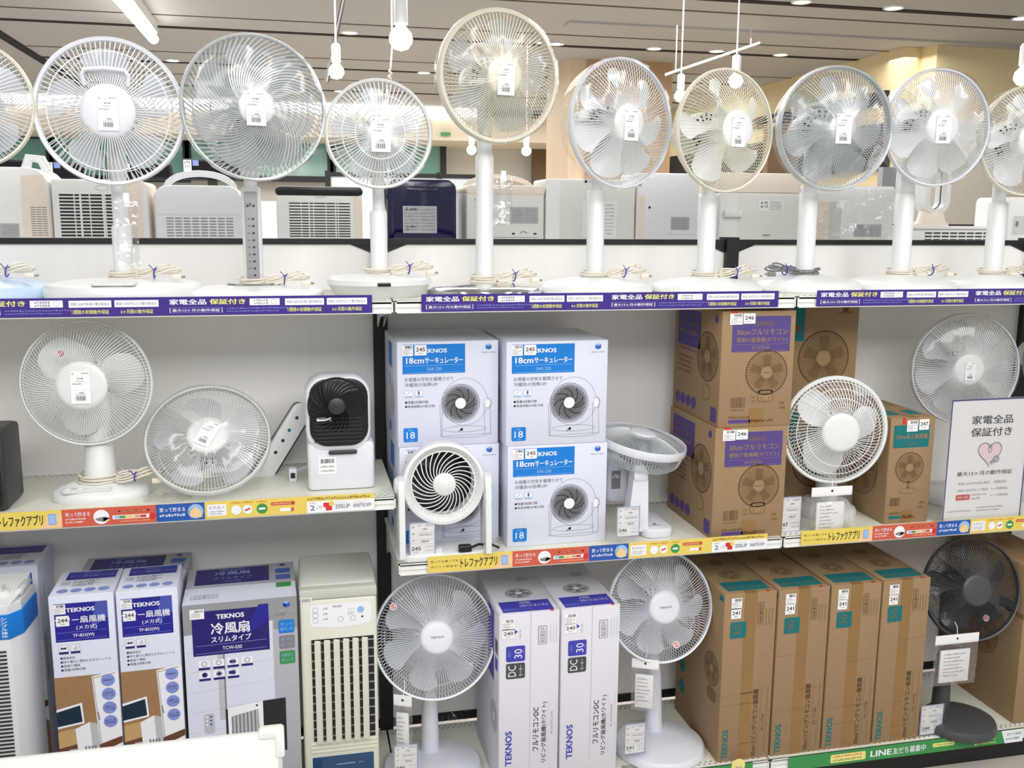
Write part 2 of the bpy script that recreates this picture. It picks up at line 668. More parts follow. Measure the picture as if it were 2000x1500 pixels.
# dark lamp slots and thin joints in the ceiling, along the shop's length
for i, (y, wd, m_, x0, x1) in enumerate(((6.85, .09, 'slot', -3.0, 7.6), (4.5, .10, 'slot', 1.0, 9), (9.05, .08, 'slot', -3.0, 5.6), (11.1, .08, 'slot', -3, 5.5),
                                  (6.27, .02, 'joint', -3.0, 9), (4.95, .025, 'joint', -3, 9), (8.3, .015, 'joint', -3, 6), (10.0, .015, 'joint', -3, 5.6))):
    mb = MB(); mb.box(x0, y - wd / 2, CEIL - 0.006, x1, y + wd / 2, CEIL + 0.01, m_); struct('trim_%d' % (i + 1), mb)
mb = MB(); mb.box(-3.08, 5.0, CEIL - 0.008, -2.96, 12.8, CEIL + 0.01, 'slot'); struct('trim_9', mb)
mb = MB(); mb.box(2.2, 5.60, CEIL - .02, 9.0, 5.80, CEIL + 0.01, 'ceil'); struct('trim_10', mb)
# far wall, its cream bulkhead, windows and doors
mb = MB()
mb.box(-8, 14.6, 0, 12, 14.9, CEIL, 'wallpale')
struct('wall_far', mb)
pa, pb = at(0, 212, 12.9), at(1100, 266, 12.9)
mb = MB(); mb.box(-7, 12.8, at(500, 265, 12.8).z, 5.0, 14.6, at(500, 214, 12.8).z, 'bulk'); struct('trim_11', mb)
mb = MB(); mb.box(-7, 12.7, at(500, 219, 12.8).z + .02, 2.8, 12.95, at(500, 200, 12.8).z, 'cove')
tag(mb.build('cove_lamp', smooth=0), 'long white line of light above the cream bulkhead along far wall', 'lamp')


def far_window(n, x0, y0, x1, y1, Y, frame=.10):
    a, b = at(x0, y0, Y), at(x1, y1, Y)
    r = thing('window_%d' % n, '', '', (0, 0, 0))
    del r['label'], r['category']
    r['kind'] = 'structure'
    m = MB()
    f = frame
    m.box(a.x - f, Y - .06, b.z - f, b.x + f, Y + .06, b.z, 'blackm')
    m.box(a.x - f, Y - .06, a.z, b.x + f, Y + .06, a.z + f, 'blackm')
    m.box(a.x - f, Y - .06, b.z, a.x, Y + .06, a.z, 'blackm')
    m.box(b.x, Y - .06, b.z, b.x + f, Y + .06, a.z, 'blackm')
    m.build('window_frame', r, smooth=0)
    m = MB(); m.box(a.x, Y - .01, b.z, b.x, Y + .01, a.z, 'glass'); m.build('pane', r, smooth=0)


far_window(1, -60, 268, 95, 345, 14.2)
far_window(2, 108, 268, 360, 345, 14.2)
far_window(3, 372, 268, 640, 345, 14.2)
far_window(4, 655, 275, 860, 350, 14.2)
mb = MB()
a, b = at(-60, 247, 14.1), at(640, 266, 14.1)
mb.box(a.x, 14.05, b.z, b.x, 14.2, a.z + .02, 'blackm'); struct('trim_12', mb)
# brown double door
a, b = at(1040, 276, 14.3), at(1095, 380, 14.3)
r = thing('door_1', '', '', (0, 0, 0)); del r['label'], r['category']; r['kind'] = 'structure'
mx = a.x + (b.x - a.x) * .62
m = MB(); m.box(a.x, 14.25, 0, mx, 14.35, a.z, 'brown'); m.build('leaf', r, smooth=0)
m = MB(); m.box(mx + .06, 14.25, 0, b.x + .5, 14.35, a.z, 'brown'); m.build('leaf', r, smooth=0)
m = MB(); m.box(mx, 14.2, 0, mx + .06, 14.3, a.z, 'lightgrey'); m.build('door_frame', r, smooth=0)
# wood-clad pillar
mb = MB()
mb.box(2.78, 7.62, 0, 4.0, 8.6, CEIL, 'oak')
mb.box(2.98, 7.58, 0, 3.98, 7.62, CEIL, 'oakd')
struct('wall_pillar', mb)
# beige walls at the right
mb = MB()
mb.box(6.05, 5.75, 0, 12, 6.0, CEIL, 'wallbeige')
mb.box(5.85, 6.0, 0, 6.1, 14.6, CEIL, 'wallbeige')
struct('wall_right', mb)
a, b = at(1680, 190, 5.8), at(1772, 207, 5.8)
mb = MB()
mb.box(5.80, 6.2, at(1700, 208, 6.5).z, 5.86, 9.3, at(1700, 183, 6.5).z, 'slot'); struct('trim_13', mb)
mb = MB()
mb.box(5.80, 6.1, at(1760, 262, 6.5).z - .4, 5.84, 14.0, at(1700, 245, 6.5).z, 'slot'); struct('trim_14', mb)

# ------------------------------------------------------------------ the gondola
gd = thing('gondola_frame', 'long white gondola rack with black steel posts carrying the fans', 'shelving', (0, 0, 0))
PTOP, PBOT = 1.785, 1.7675
for k in range(-2, 3):
    x0, x1 = k * BAY + .022, (k + 1) * BAY - .022
    m = MB(); m.box(x0, .004, ZD + .03, x1, .022, PBOT + .002, 'panel'); m.build('back_panel', gd, smooth=0)
    m = MB()
    m.box(x0 - .02, -.004, PBOT, x1 + .02, .03, PTOP, 'blackm')
    for sx, xx in ((1, x0), (-1, x1)):                       # little gussets in the corners
        m.prism([(xx, PBOT + .001), (xx + sx * .07, PBOT + .001), (xx, PBOT - .027)] if sx < 0 else [(xx, PBOT + .001), (xx, PBOT - .027), (xx + .07, PBOT + .001)], -.001, .01, 'blackm', 0, lambda x, y, z: (x, z, y))
    m.build('top_rail', gd, smooth=0)
    m = MB(); m.box(x0, -.002, ZD, x1, .02, ZD + .028, 'blackm'); m.build('kick_rail', gd, smooth=0)
for k in range(-2, 4):
    x = k * BAY
    m = MB()
    m.box(x - .0225, -.018, 0, x + .0225, .045, PTOP + .008, 'blackm')
    p = m.build('post', gd, smooth=0)
    m = MB()
    z = ZD + .03
    while z < PTOP - .03:
        for s in (-.007, .007):
            m.box(x + s - .002, -.0186, z, x + s + .002, -.0175, z + .018, 'black')
        z += .03
    m.build('slot_row', p, smooth=0, kind='stuff')


def shelf(k, ztop, lab, depth=-YF):
    x0, x1 = k * BAY + .003, (k + 1) * BAY - .003
    r = thing('shelf', lab, 'shelf', ((x0 + x1) / 2, 0, ztop - .034), 0, 'steel shelves of the gondola')
    h = (x1 - x0) / 2
    m = MB(); m.box(-h, -depth + .004, .026, h, -.02, .034, 'shelf'); brd = m.build('shelf_board', r, smooth=0)
    m = MB()
    for row in (0, 1):
        n = 62
        for yb in (-depth + .022, -.05):
            for i in range(n):
                x = -h + .012 + (2 * h - .024) * (i + .5 * row) / n
                m.box(x, yb + row * .012, .0338, x + .006, yb + row * .012 + .004, .0343, 'hole')
    m.build('perforation', brd, smooth=0, kind='stuff')
    m = MB()
    m.box(-h, -depth + .004, 0, h, -depth + .008, .033, 'shelflip')
    m.box(-h, -depth, .0, h, -depth + .006, .003, 'shelflip')
    m.box(-h, -depth, .031, h, -depth + .008, .034, 'shelflip')
    m.box(-h, -depth + .001, .0155, h, -depth + .005, .0175, 'shelflip')
    for s in (-h, h - .004):
        m.box(s, -depth, 0, s + .004, -depth + .008, .034, 'shelflip')
    m.build('ticket_rail', r, smooth=0)
    for s in (-1, 1):
        m = MB()
        out = [(-.018, .024), (-.018, -.075), (-.03, -.085), (-.12, -.045), (-depth + .03, .0), (-depth + .03, .024)]
        x = s * (h - .006)
        m.prism(out, x - .0015, x + .0015, 'shelf', 0, lambda a, b, c: (c, a, b))
        m.build('bracket', r, smooth=0)
    return r


shelf(-1, ZT, 'upper shelf at left, under the blue-based and white fans')
shelf(0, ZT, 'upper shelf in the middle, under the tall cream fan')
shelf(1, ZT, 'upper shelf at right, under the silver-rimmed fan')
shelf(2, ZT, 'upper shelf end piece at far right edge, above the poster')
shelf(-1, Z2L, 'higher middle shelf at left, carrying the black-faced circulator')
shelf(0, Z2R, 'middle shelf in the centre, carrying the white circulator cartons')
shelf(1, Z2R, 'middle shelf at right, carrying the white poster')
shelf(-1, ZD, 'bottom deck at left, under the tower fan cartons')
shelf(0, ZD, 'bottom deck in the centre, under the tall white cartons')
shelf(1, ZD, 'bottom deck at right, with the green sign along its front')
shelf(2, Z2R, 'middle shelf end piece at far right edge beside the poster')
shelf(2, ZD, 'bottom deck end piece at far right edge beside the dark fan')
shelf(-2, ZT, 'upper shelf end piece at far left edge')
shelf(-2, Z2L, 'middle shelf end piece at far left edge')
mb = MB(); mb.box(-2.4, YF + .03, 0, 3.6, YF + .045, ZD - .034, 'black'); mb.build('plinth', gd, smooth=0)
# the shelf behind the back panels that carries the dehumidifiers, and its own panel-less frame
m = MB(); m.box(-2.4, .06, ZT - .034, 3.6, .56, ZT, 'shelf')
tag(m.build('rear_shelf', smooth=0), 'rear top shelf behind the panels, carrying the dehumidifiers', 'shelf')


# ================================================================== fans
def head_matrix(Hc, base, yaw=0.0, tilt=0.0, roll=0.0):
    """head axes: x right, y up, z towards the viewer"""
    R = Matrix(((1, 0, 0), (0, 0, -1), (0, 1, 0)))
    Rz = Matrix.Rotation(yaw, 3, 'Z')
    Rx = Matrix.Rotation(-tilt, 3, 'X')
    Rr = Matrix.Rotation(roll, 3, 'Z')
    m = (Rz @ Rx @ R @ Rr).to_4x4()
    m.translation = Vector(Hc) - Vector(base)
    return m


def wires(m, r0, r1, zf, N, wr, twist, mt, n=8, powr=2.6, ns=3, alt=False, zin=None):
    for k in range(N):
        a0 = 2 * PI * k / N
        tw = twist * (-1 if (alt and k % 2) else 1)
        pts = []
        for i in range(n + 1):
            t = i / n
            r = r0 + (r1 - r0) * t
            a = a0 + tw * (1 - t) ** 1.2
            z = zf * (1 - t ** powr)
            pts.append((r * math.cos(a), r * math.sin(a), z))
        m.tube(pts, wr, mt, ns, cap=False)


def ringw(m, r, z, wr, mt, n=48):
    m.tube([(r * math.cos(2 * PI * i / n), r * math.sin(2 * PI * i / n), z) for i in range(n)], wr, mt, 4, closed=True)


def blade_mesh(kind, R, rh, mt):
    """one blade about the +y axis"""
    W = {'three': 1.45, 'wide5': .82, 'slim5': .62, 'seven': .5, 'petal': .9}[kind]
    nr, nt = 9, 7
    m = MB()
    top, bot = [], []
    for i in range(nr + 1):
        s = i / nr
        for j in range(nt + 1):
            t = j / nt
            q = 2 * t - 1
            Rm = R * (1 - (.22 if kind == 'three' else .13) * abs(q) ** 3)
            r = rh + s * (Rm - rh)
            wd = W * (.62 + .38 * math.sin(PI * min(1, .25 + s * .7))) if kind == 'three' else W * (.75 + .25 * s)
            a = PI / 2 + q * wd / 2 + .22 * (s - .4)
            z = -.012 + .055 * q * (1 - .55 * s) * (R / .17) - .006
            p = (r * math.cos(a), r * math.sin(a), z)
            top.append(p)
            bot.append((p[0], p[1], p[2] - .0022))
    vs = top + bot
    o = len(top)
    c = nt + 1
    fs = []
    for i in range(nr):
        for j in range(nt):
            q = (i * c + j, (i + 1) * c + j, (i + 1) * c + j + 1, i * c + j + 1)
            fs.append(q)
            fs.append(tuple(x + o for x in reversed(q)))
    bd = [i * c for i in range(nr + 1)] + [nr * c + j for j in range(1, nt + 1)] + [i * c + nt for i in range(nr - 1, -1, -1)] + [j for j in range(nt - 1, 0, -1)]
    for i in range(len(bd)):
        x, y = bd[i], bd[(i + 1) % len(bd)]
        fs.append((x, x + o, y + o, y))
    m.add(vs, fs, mt)
    return m


TAGS = {}


def price_tag(parent, mtx, w=.05, h=.09, seed=1, name='price_label'):
    """white printed card with a bar code; w x h, centred"""
    k = (round(w, 3), round(h, 3), seed)
    if k not in TAGS:
        F = Face((-w / 2, -h / 2, .0008), (1, 0, 0), (0, 1, 0), w, h)
        m = MB(); m.box(-w / 2, -h / 2, -.0002, w / 2, h / 2, .0008, 'paper')
        a = m.build(name, None, smooth=0)
        m = MB()
        m.dashes(F, .08, .05, .2, .1, 'inkgrey', 1, 1, 1, seed)
        m.dashes(F, .55, .05, .92, .09, 'inkgrey', 1, 6, .8, seed)
        m.dashes(F, .34, .2, .66, .24, 'ink', 1, 4, .8, seed + 1)
        m.dashes(F, .3, .29, .7, .32, 'inkgrey', 1, 5, .8, seed + 2)
        for q in ((.06, .36, .94, .365), (.06, .58, .94, .585)):
            m.rect(F, *q, 'inklight', 1)
        m.dashes(F, .08, .38, .55, .41, 'ink', 1, 6, .8, seed + 3)
        m.dashes(F, .42, .63, .66, .68, 'ink', 1, 3, .8, seed + 4)
        m.dashes(F, .24, .7, .74, .73, 'inkgrey', 1, 8, .8, seed + 5)
        m.bars(F, .24, .76, .76, .9, 'ink', 1, 14, seed + 6)
        b = m.build('lettering', a, smooth=0)
        TAGS[k] = (a.data, b.data)
        bpy.data.objects.remove(b); bpy.data.objects.remove(a)
    a = link(name, TAGS[k][0], parent, mtx)
    link('lettering', TAGS[k][1], a)
    return a


def tr(x, y, z, rz=0.0):
    return Matrix.Translation((x, y, z)) @ Matrix.Rotation(rz, 4, 'Z')


def fan_head(T, H, R, body='fanwhite', rim='fanwhite', wire='fanwhite', hub='fanwhite', blade='clearblade', bk='wide5', nb=5, bphase=0.0,
             N=96, style='radial', twist=0.0, rings=(), zf=.034, zb=.07, hubr=.055, wr=.0011, rim_w=.020, rim_t=.008, back_twist=.5, Nb=80,
             tagw=.05, tagroll=0.0, tagoff=(0, -.004), film=False, motor_r=.055, motor_l=.13, spinner=None, warn=None, powr=2.6, logo=None, bpow=4):
    Rw = R - rim_t * .5
    m = MB()
    if style == 'radial':
        wires(m, hubr * .9, Rw, zf, N, wr, twist, wire, powr=powr)
    elif style == 'spiral':
        wires(m, hubr * .9, Rw, zf, N, wr, twist, wire, n=12, powr=powr)
    for q in rings:
        ringw(m, R * q, zf * (1 - ((R * q - hubr) / (Rw - hubr)) ** powr) - .001, wr * 1.1, wire)
    m.build('front_guard', T, H, smooth=60)
    m = MB()
    wires(m, motor_r * .95, Rw, -zb, Nb, wr, -back_twist, wire, n=8 if bpow < 6 else 14, powr=bpow)
    for q in (.55, .8):
        ringw(m, R * q, -zb * (1 - ((R * q - motor_r) / (Rw - motor_r)) ** bpow), wr * 1.1, wire)
    m.build('back_guard', T, H, smooth=60)
    m = MB()
    a, b = rim_t, rim_w / 2
    m.ringlathe([(R - a, -b * .8), (R - a * .2, -b), (R, -b * .6), (R, b * .5), (R - a * .3, b), (R - a * .9, b * .8)], 72, rim)
    m.build('guard_rim', T, H, smooth=50)
    m = MB()
    m.lathe([(hubr, zf - .008), (hubr, zf - .002), (hubr * .96, zf + .002), (hubr * .8, zf + .0045), (hubr * .4, zf + .006), (0, zf + .0065)], 40, hub)
    hb = m.build('hub_cap', T, H, smooth=50)
    if logo:
        F = Face((-hubr, -hubr, zf + .0066), (1, 0, 0), (0, 1, 0), 2 * hubr, 2 * hubr)
        m = MB(); m.text(F, logo, .3, .47, .7, .53, 'ink', 1); m.build('lettering', hb, smooth=0)
    if tagw:
        price_tag(hb, tr(tagoff[0], tagoff[1], zf + .0072, tagroll), tagw, tagw * 1.75)
    sp = spinner or blade
    m = MB()
    m.lathe([(hubr * .75, -.03), (hubr * .78, .0), (hubr * .6, .012), (0, .016)], 32, sp)
    m.build('blade_hub', T, H, smooth=50)
    bm = None
    for k in range(nb):
        X = H @ Matrix.Rotation(bphase + 2 * PI * k / nb, 4, 'Z')
        if bm is None:
            o = blade_mesh(bk, R * .86, hubr * .7, blade).build('blade', T, X, smooth=60)
            bm = o.data
        else:
            o = link('blade', bm, T, X)
    m = MB()
    m.lathe([(0, -zb - motor_l), (motor_r * .55, -zb - motor_l), (motor_r * .85, -zb - motor_l * .85), (motor_r, -zb - motor_l * .4), (motor_r * 1.02, -zb), (motor_r * .9, -zb + .006), (0, -zb + .006)], 32, body)
    mt = m.build('motor_housing', T, H, smooth=50)
    m = MB()
    for ring_ in (.62, .82):
        for i in range(18):
            a = 2 * PI * i / 18
            r0 = motor_r * ring_
            m.add([(r0 * math.cos(a - .07), r0 * math.sin(a - .07), -zb + .0066), (r0 * math.cos(a + .07), r0 * math.sin(a + .07), -zb + .0066),
                   ((r0 + .008) * math.cos(a + .07), (r0 + .008) * math.sin(a + .07), -zb + .0066), ((r0 + .008) * math.cos(a - .07), (r0 + .008) * math.sin(a - .07), -zb + .0066)], [(0, 1, 2, 3)], 'black')
    m.build('vent_slots', mt, smooth=0, kind='stuff')
    if warn:                                            # round sticker on a blade or on the guard
        F = Face((warn[0] - .011, warn[1] - .011, zf * .8), (1, 0, 0), (0, 1, 0), .022, .022)
        m = MB(); m.disc(F, .5, .5, .5, 'paper', 1); m.ring(F, .5, .5, .34, .1, 'redlbl', 2, 16); m.seg(F, .3, .3, .7, .7, .1, 'redlbl', 3); m.seg(F, .5, .3, .45, .7, .1, 'redlbl', 3)
        m.build('warning_sticker', T, H, smooth=0)
    if film:
        m = MB()
        rnd = random.Random(int(R * 1e4))
        prof = [(R * .96, -zb * .7), (R * 1.015, -.01), (R * 1.012, .012), (R * .8, zf + .006), (R * .5, zf + .012), (hubr * 1.0, zf + .016), (0, zf + .017)]
        vs, fs = [], []
        n = 40
        for q, (r, z) in enumerate(prof[:-1]):
            for i in range(n):
                a = 2 * PI * i / n
                k = 1 + rnd.uniform(-.018, .004)
                vs.append((r * k * math.cos(a), r * k * math.sin(a), z + rnd.uniform(-.003, .006)))
        for q in range(len(prof) - 2):
            for i in range(n):
                j = (i + 1) % n
                fs.append((q * n + i, q * n + j, (q + 1) * n + j, (q + 1) * n + i))
        vs.append((0, 0, prof[-1][1]))
        for i in range(n):
            fs.append(((len(prof) - 2) * n + i, (len(prof) - 2) * n + (i + 1) % n, len(vs) - 1))
        m.add(vs, fs, 'film')
        m.build('clear_wrap', T, H, smooth=180)


def cord(T, x, y, z, r=.032, side=1, m_='cord', seed=1, length=.12, tie=True):
    """mains lead coiled round the pole's foot, with a tied hank lying beside it and a plug"""
    rnd = random.Random(seed)
    m = MB()
    pts = []
    for i in range(64):
        a = 2 * PI * i / 21
        k = r * (1 + .12 * math.sin(a * .7 + seed)) + .004 * (i / 64)
        pts.append((x + k * 1.15 * math.cos(a), y + k * math.sin(a), z + .006 + .022 * i / 64 + .004 * math.sin(a)))
    for q in range(3):
        L = length * (1 - .12 * q)
        for i in range(15):
            a = PI - 2 * PI * i / 15
            pts.append((x + side * (r + L / 2 + L / 2 * math.cos(a)), y - r * .9 - .012 * math.sin(a) + .004 * q, z + .012 + .006 * q + .018 * (.5 + .5 * math.cos(a)) + .006 * math.sin(2 * a)))
    m.tube(pts, .0028, m_, 5)
    c = m.build('power_cord', T, smooth=60)
    e = pts[-1]
    m = MB()
    px, py, pz = x + side * (r + length * .9), y - r - .016, z + .012
    m.box(px - .012, py - .008, pz - .007, px + .014, py + .008, pz + .007, m_, .003)
    for s in (-.004, .004):
        m.box(px + side * .013 - .006, py + s - .0008, pz - .003, px + side * .013 + .01, py + s + .0008, pz + .003, 'chrome')
    m.build('plug', c, smooth=40)
    if tie:
        m = MB()
        tx = x + side * (r + length * .42)
        m.tube([(tx, y - r - .012, z + .02 + .012 * math.cos(t) + .004) if False else (tx + .002 * math.sin(t), y - r * .9 - .018 * math.cos(t), z + .022 + .014 * math.sin(t)) for t in [2 * PI * i / 12 for i in range(12)]], .002, 'tie', 5, closed=True)
        m.tube([(tx, y - r - .012, z + .03), (tx - .008, y - r - .018, z + .042), (tx - .012, y - r - .02, z + .046)], .0014, 'tie', 4)
        m.tube([(tx, y - r - .012, z + .03), (tx + .009, y - r - .02, z + .041)], .0014, 'tie', 4)
        m.build('cable_tie', c, smooth=60)


def fan_base(T, rx, ry, h, m_='fanwhite', foot=.045, dome=.018, panel=None, trim=None, two=None):
    m = MB()
    if two:
        m.lathe([(rx * .82, 0), (rx * .86, h * .1), (rx * .98, h * .62)], 56, two, sy=ry / rx)
        m.lathe([(rx * .985, h * .62), (rx, h * .66), (rx * .995, h * .9), (rx * .96, h), (rx * .5, h + dome * .5), (foot, h + dome), (0, h + dome)], 56, m_, sy=ry / rx)
    else:
        m.lathe([(rx * .97, 0), (rx, h * .2), (rx * .995, h * .6), (rx * .95, h * .92), (rx * .8, h + dome * .25), (foot * 1.6, h + dome * .9), (foot, h + dome), (0, h + dome)], 56, m_, sy=ry / rx)
    b = m.build('base', T, smooth=40)
    if trim:
        m = MB(); m.lathe([(rx * 1.01, h * .16), (rx * 1.018, h * .22), (rx * 1.01, h * .34), (rx * .99, h * .36)], 56, trim, sy=ry / rx); m.build('trim_ring', b, smooth=50)
    if panel:
        m = MB()
        x0, y0, x1, y1 = panel
        m.prism(rrect(x0, y0, x1, y1, .012), h + dome * .1, h + dome * .62, 'lightgrey', .002)
        pp = m.build('control_panel', b, smooth=40)
        m = MB()
        for i in range(4):
            xx = x0 + (x1 - x0) * (i + .5) / 4
            m.box(xx - .008, y0 + .01, h + dome * .55, xx + .008, y0 + .022, h + dome * .72, 'fanwhite', .002)
        m.build('button', pp, smooth=40)
    return b


def stand_fan(name, label, head_px, rpx, pole_px, zbase, Yp=-.24, body='fanwhite', pole=((.026, 0, .5),), base=(.18, .18, .032), base_kw=None, head_kw=None,
              yaw=0.0, tilt=0.0, fwd=.10, group=None, cordside=1, cordm='cord', neck=.022, cordlen=.12, withcord=True):
    """head_px: pixel of the guard's centre; pole_px: pixel on the pole at its foot"""
    pf = at(pole_px[0], pole_px[1], Yp)
    bx, by = pf.x, Yp
    Hc = at(head_px[0], head_px[1], Yp - fwd)
    R = (at(head_px[0], head_px[1] - rpx, Yp - fwd) - Hc).length
    T = thing(name, label, 'fan', (bx, by, zbase), 0, group)
    H = head_matrix(Hc, (bx, by, zbase), yaw, tilt)
    kw = dict(body=body, rim=body, wire=body, hub=body)
    kw.update(head_kw or {})
    fan_head(T, H, R, **kw)
    zb = kw.get('zb', .07)
    mot = H @ Vector((0, 0, -zb - .05))
    bk = dict(m_=body)
    bk.update(base_kw or {})
    fan_base(T, *base, **bk)
    top = 0
    z0 = base[2] + bk.get('dome', .018) - .004
    for i, (r, a, b) in enumerate(pole):
        m = MB()
        m.lathe([(r * 1.02, a if i else z0), (r, (a if i else z0) + .004), (r, b - .006), (r * .9, b), (0, b)] if i or True else [], 28, body)
        m.build('pole_sleeve' if (i == 0 and len(pole) > 1) else 'pole', T, smooth=50)
        top = b
    m = MB()
    m.tube([(0, 0, top - .02), (0, 0, top + (mot.z - top) * .35), (mot.x * .6, mot.y * .5, top + (mot.z - .02 - top) * .75), (mot.x, mot.y, mot.z)], [neck, neck * 1.05, neck * 1.25, neck * 1.3], body, 16)
    m.build('neck', T, smooth=50)
    if withcord:
        cord(T, 0, 0, z0 - .004, pole[0][0] + .008, cordside, cordm, seed=int(head_px[0]) % 17, length=cordlen)
    return T, H, R, Hc


def hz(px, py, Y=-.24, z0=ZT):
    return at(px, py, Y).z - z0


M['milkblade'] = mat('milky_blade_plastic', (240, 242, 244), 0.25, alpha=0.8)
M['darkblade'] = mat('dark_smoky_blade', (70, 70, 74), 0.2, alpha=0.8)
D = math.radians
M['fogblade'] = mat('foggy_blade_plastic', (218, 221, 228), 0.3, alpha=0.6)

# upper row, left to right
stand_fan('pedestal_fan', 'white fan on a pale blue base, cut off by the left edge of the photo', (-64, 202), 129, (-45, 545), ZT,
          pole=((.026, 0, hz(-45, 420)), (.019, hz(-45, 425), hz(-45, 300))), base=(.188, .185, .04), base_kw=dict(m_='paleblue', dome=.02),
          head_kw=dict(rim='cream', wire='white', N=84, zf=.04, hubr=.06, blade='clearblade'))
T1, H1, R1, _ = stand_fan('pedestal_fan', 'white fan with clear blades, handle above its hub and a clear bag on its pole', (215, 219), 147, (243, 540), ZT, yaw=-.02,
          pole=((.026, 0, hz(243, 440)), (.021, hz(243, 445), hz(243, 330))), base=(.208, .205, .042), base_kw=dict(dome=.012, panel=(-.055, -.185, .055, -.115)),
          head_kw=dict(rim='coolwhite', hub='coolwhite', blade='clearblade', bk='wide5', nb=5, bphase=-.06, N=88, zf=.03, hubr=.068, rings=(.80,), wr=.0016, Nb=60,
                       tagoff=(.002, -.006), rim_t=.012, film=False, motor_r=.062))
m = MB()
hp = [(-.052, .062, .03), (-.056, .088, .036), (-.048, .1, .04), (0, .104, .041), (.048, .1, .04), (.056, .088, .036), (.052, .062, .03)]
m.tube(hp, .006, 'coolwhite', 10)
m.build('carry_handle', T1, H1, smooth=60)
T2, H2, R2_, _ = stand_fan('pedestal_fan', 'white fan with swirling spiral guard wires and a grey button strip down its pole', (497, 211), 146, (496, 540), ZT, yaw=.2,
          pole=((.027, 0, hz(496, 366)), (.018, hz(496, 370), hz(496, 330))), base=(.195, .19, .022), base_kw=dict(dome=.012, m_='fanwhite'),
          head_kw=dict(rim='silver', wire='silver', style='spiral', twist=1.05, N=72, zf=.04, hubr=.048, blade='greyclear', bk='wide5', nb=7, back_twist=-.6, wr=.0017, film=True, tagoff=(-.004, -.006), motor_r=.05))
m = MB()
m.box(-.0175, -.031, .03, .0175, -.024, hz(496, 372) - .004, 'greyp', .003)
strip = m.build('button_panel', T2, smooth=40, label='grey button strip down the white pole')
F = Face((-.0175, -.0312, .03), (1, 0, 0), (0, 0, 1), .035, hz(496, 372) - .034)
m = MB()
m.dashes(F, .15, .12, .85, .16, 'ink', 1, 3, .8, 2)
for i in range(9):
    v = .28 + i * .075
    m.dashes(F, .2, v, .4, v + .012, 'ink', 1, 2, .8, i); m.rect(F, .55, v - .004, .72, v + .014, 'ink', 1)
m.build('lettering', strip, smooth=0)
m = MB(); m.lathe([(.0, .03), (.075, .03), (.078, .034), (.075, .038), (.0, .039)], 48, 'chrome'); m.build('chrome_collar', T2, smooth=40)
T3, H3, R3, _ = stand_fan('pedestal_fan', 'small white fan with ring wires and plain two-part pole', (740, 262), 109, (741, 535), ZT, yaw=.06, Yp=-.27,
          pole=((.0245, 0, hz(741, 412, -.27)), (.016, hz(741, 414, -.27), hz(741, 330, -.27))), base=(.150, .15, .055), base_kw=dict(two='lightgrey', dome=.008),
          head_kw=dict(rim='white', wire='white', hub='white', N=72, zf=.03, hubr=.036, rings=(.46, .7), wr=.0015, bk='slim5', nb=5, blade='clearblade', back_twist=0, film=True, tagw=.052, rim_t=.009, motor_r=.045))
m = MB(); m.box(-.018, -.1545, .036, .018, -.146, .046, 'black', .002); m.build('sensor_window', T3, smooth=30)
T4, H4, R4, _ = stand_fan('pedestal_fan', 'tallest fan, cream rim and clear grey blades, standing highest in the row', (974, 150), 134, (946, 540), ZT, yaw=.20, tilt=-.03,
          pole=((.0265, 0, hz(946, 303)), (.021, hz(946, 306), hz(946, 240))), base=(.175, .17, .024), base_kw=dict(m_='chrome', dome=.014),
          head_kw=dict(rim='cream', wire='cream', hub='cream', N=96, zf=.045, hubr=.052, blade='greyclear', bk='wide5', nb=5, bphase=-.25, twist=.25, rim_t=.014, rim_w=.03, wr=.0012, film=True, tagoff=(.0, -.01), motor_r=.06))
T5, H5, R5, _ = stand_fan('pedestal_fan', 'white fan turned to the right beside the tall cream fan, cross-hatched back guard', (1214, 242), 130, (1161, 540), ZT, yaw=.34,
          pole=((.0265, 0, hz(1161, 372)), (.018, hz(1161, 374), hz(1161, 330))), base=(.178, .178, .03),
          head_kw=dict(rim='coolwhite', wire='fanwhite', N=100, zf=.036, hubr=.055, blade='milkblade', bk='slim5', nb=7, bphase=.0, zb=.085, Nb=100, back_twist=.6, film=True, tagoff=(.002, -.006), motor_r=.06))
T6, H6, R6, _ = stand_fan('pedestal_fan', 'cream-rimmed fan with opaque white blades and cross-hatched guard', (1416, 256), 123, (1377, 540), ZT, yaw=.26,
          pole=((.028, 0, hz(1377, 382)), (.021, hz(1377, 384), hz(1377, 330))), base=(.178, .178, .028),
          head_kw=dict(rim='cream', wire='cream', hub='fanwhite', N=96, zf=.058, hubr=.057, blade='milkblade', bk='slim5', nb=5, bphase=.1, zb=.085, Nb=100, back_twist=.6, tagoff=(-.004, -.006), rim_t=.007, motor_r=.062))
T7, H7, R7, _ = stand_fan('pedestal_fan', 'silver-rimmed fan with a deep grey guard and grey coiled lead', (1630, 252), 124, (1571, 535), ZT, yaw=-.05, cordm='greycord', cordside=-1,
          pole=((.029, 0, hz(1571, 376)), (.022, hz(1571, 378), hz(1571, 330))), base=(.178, .178, .034),
          head_kw=dict(rim='silver', wire='silver', hub='silver', N=110, zf=.05, hubr=.045, blade='greyclear', bk='slim5', nb=7, zb=.09, Nb=110, back_twist=.6, film=True, rim_w=.036, tagoff=(.0, -.004), motor_r=.07))
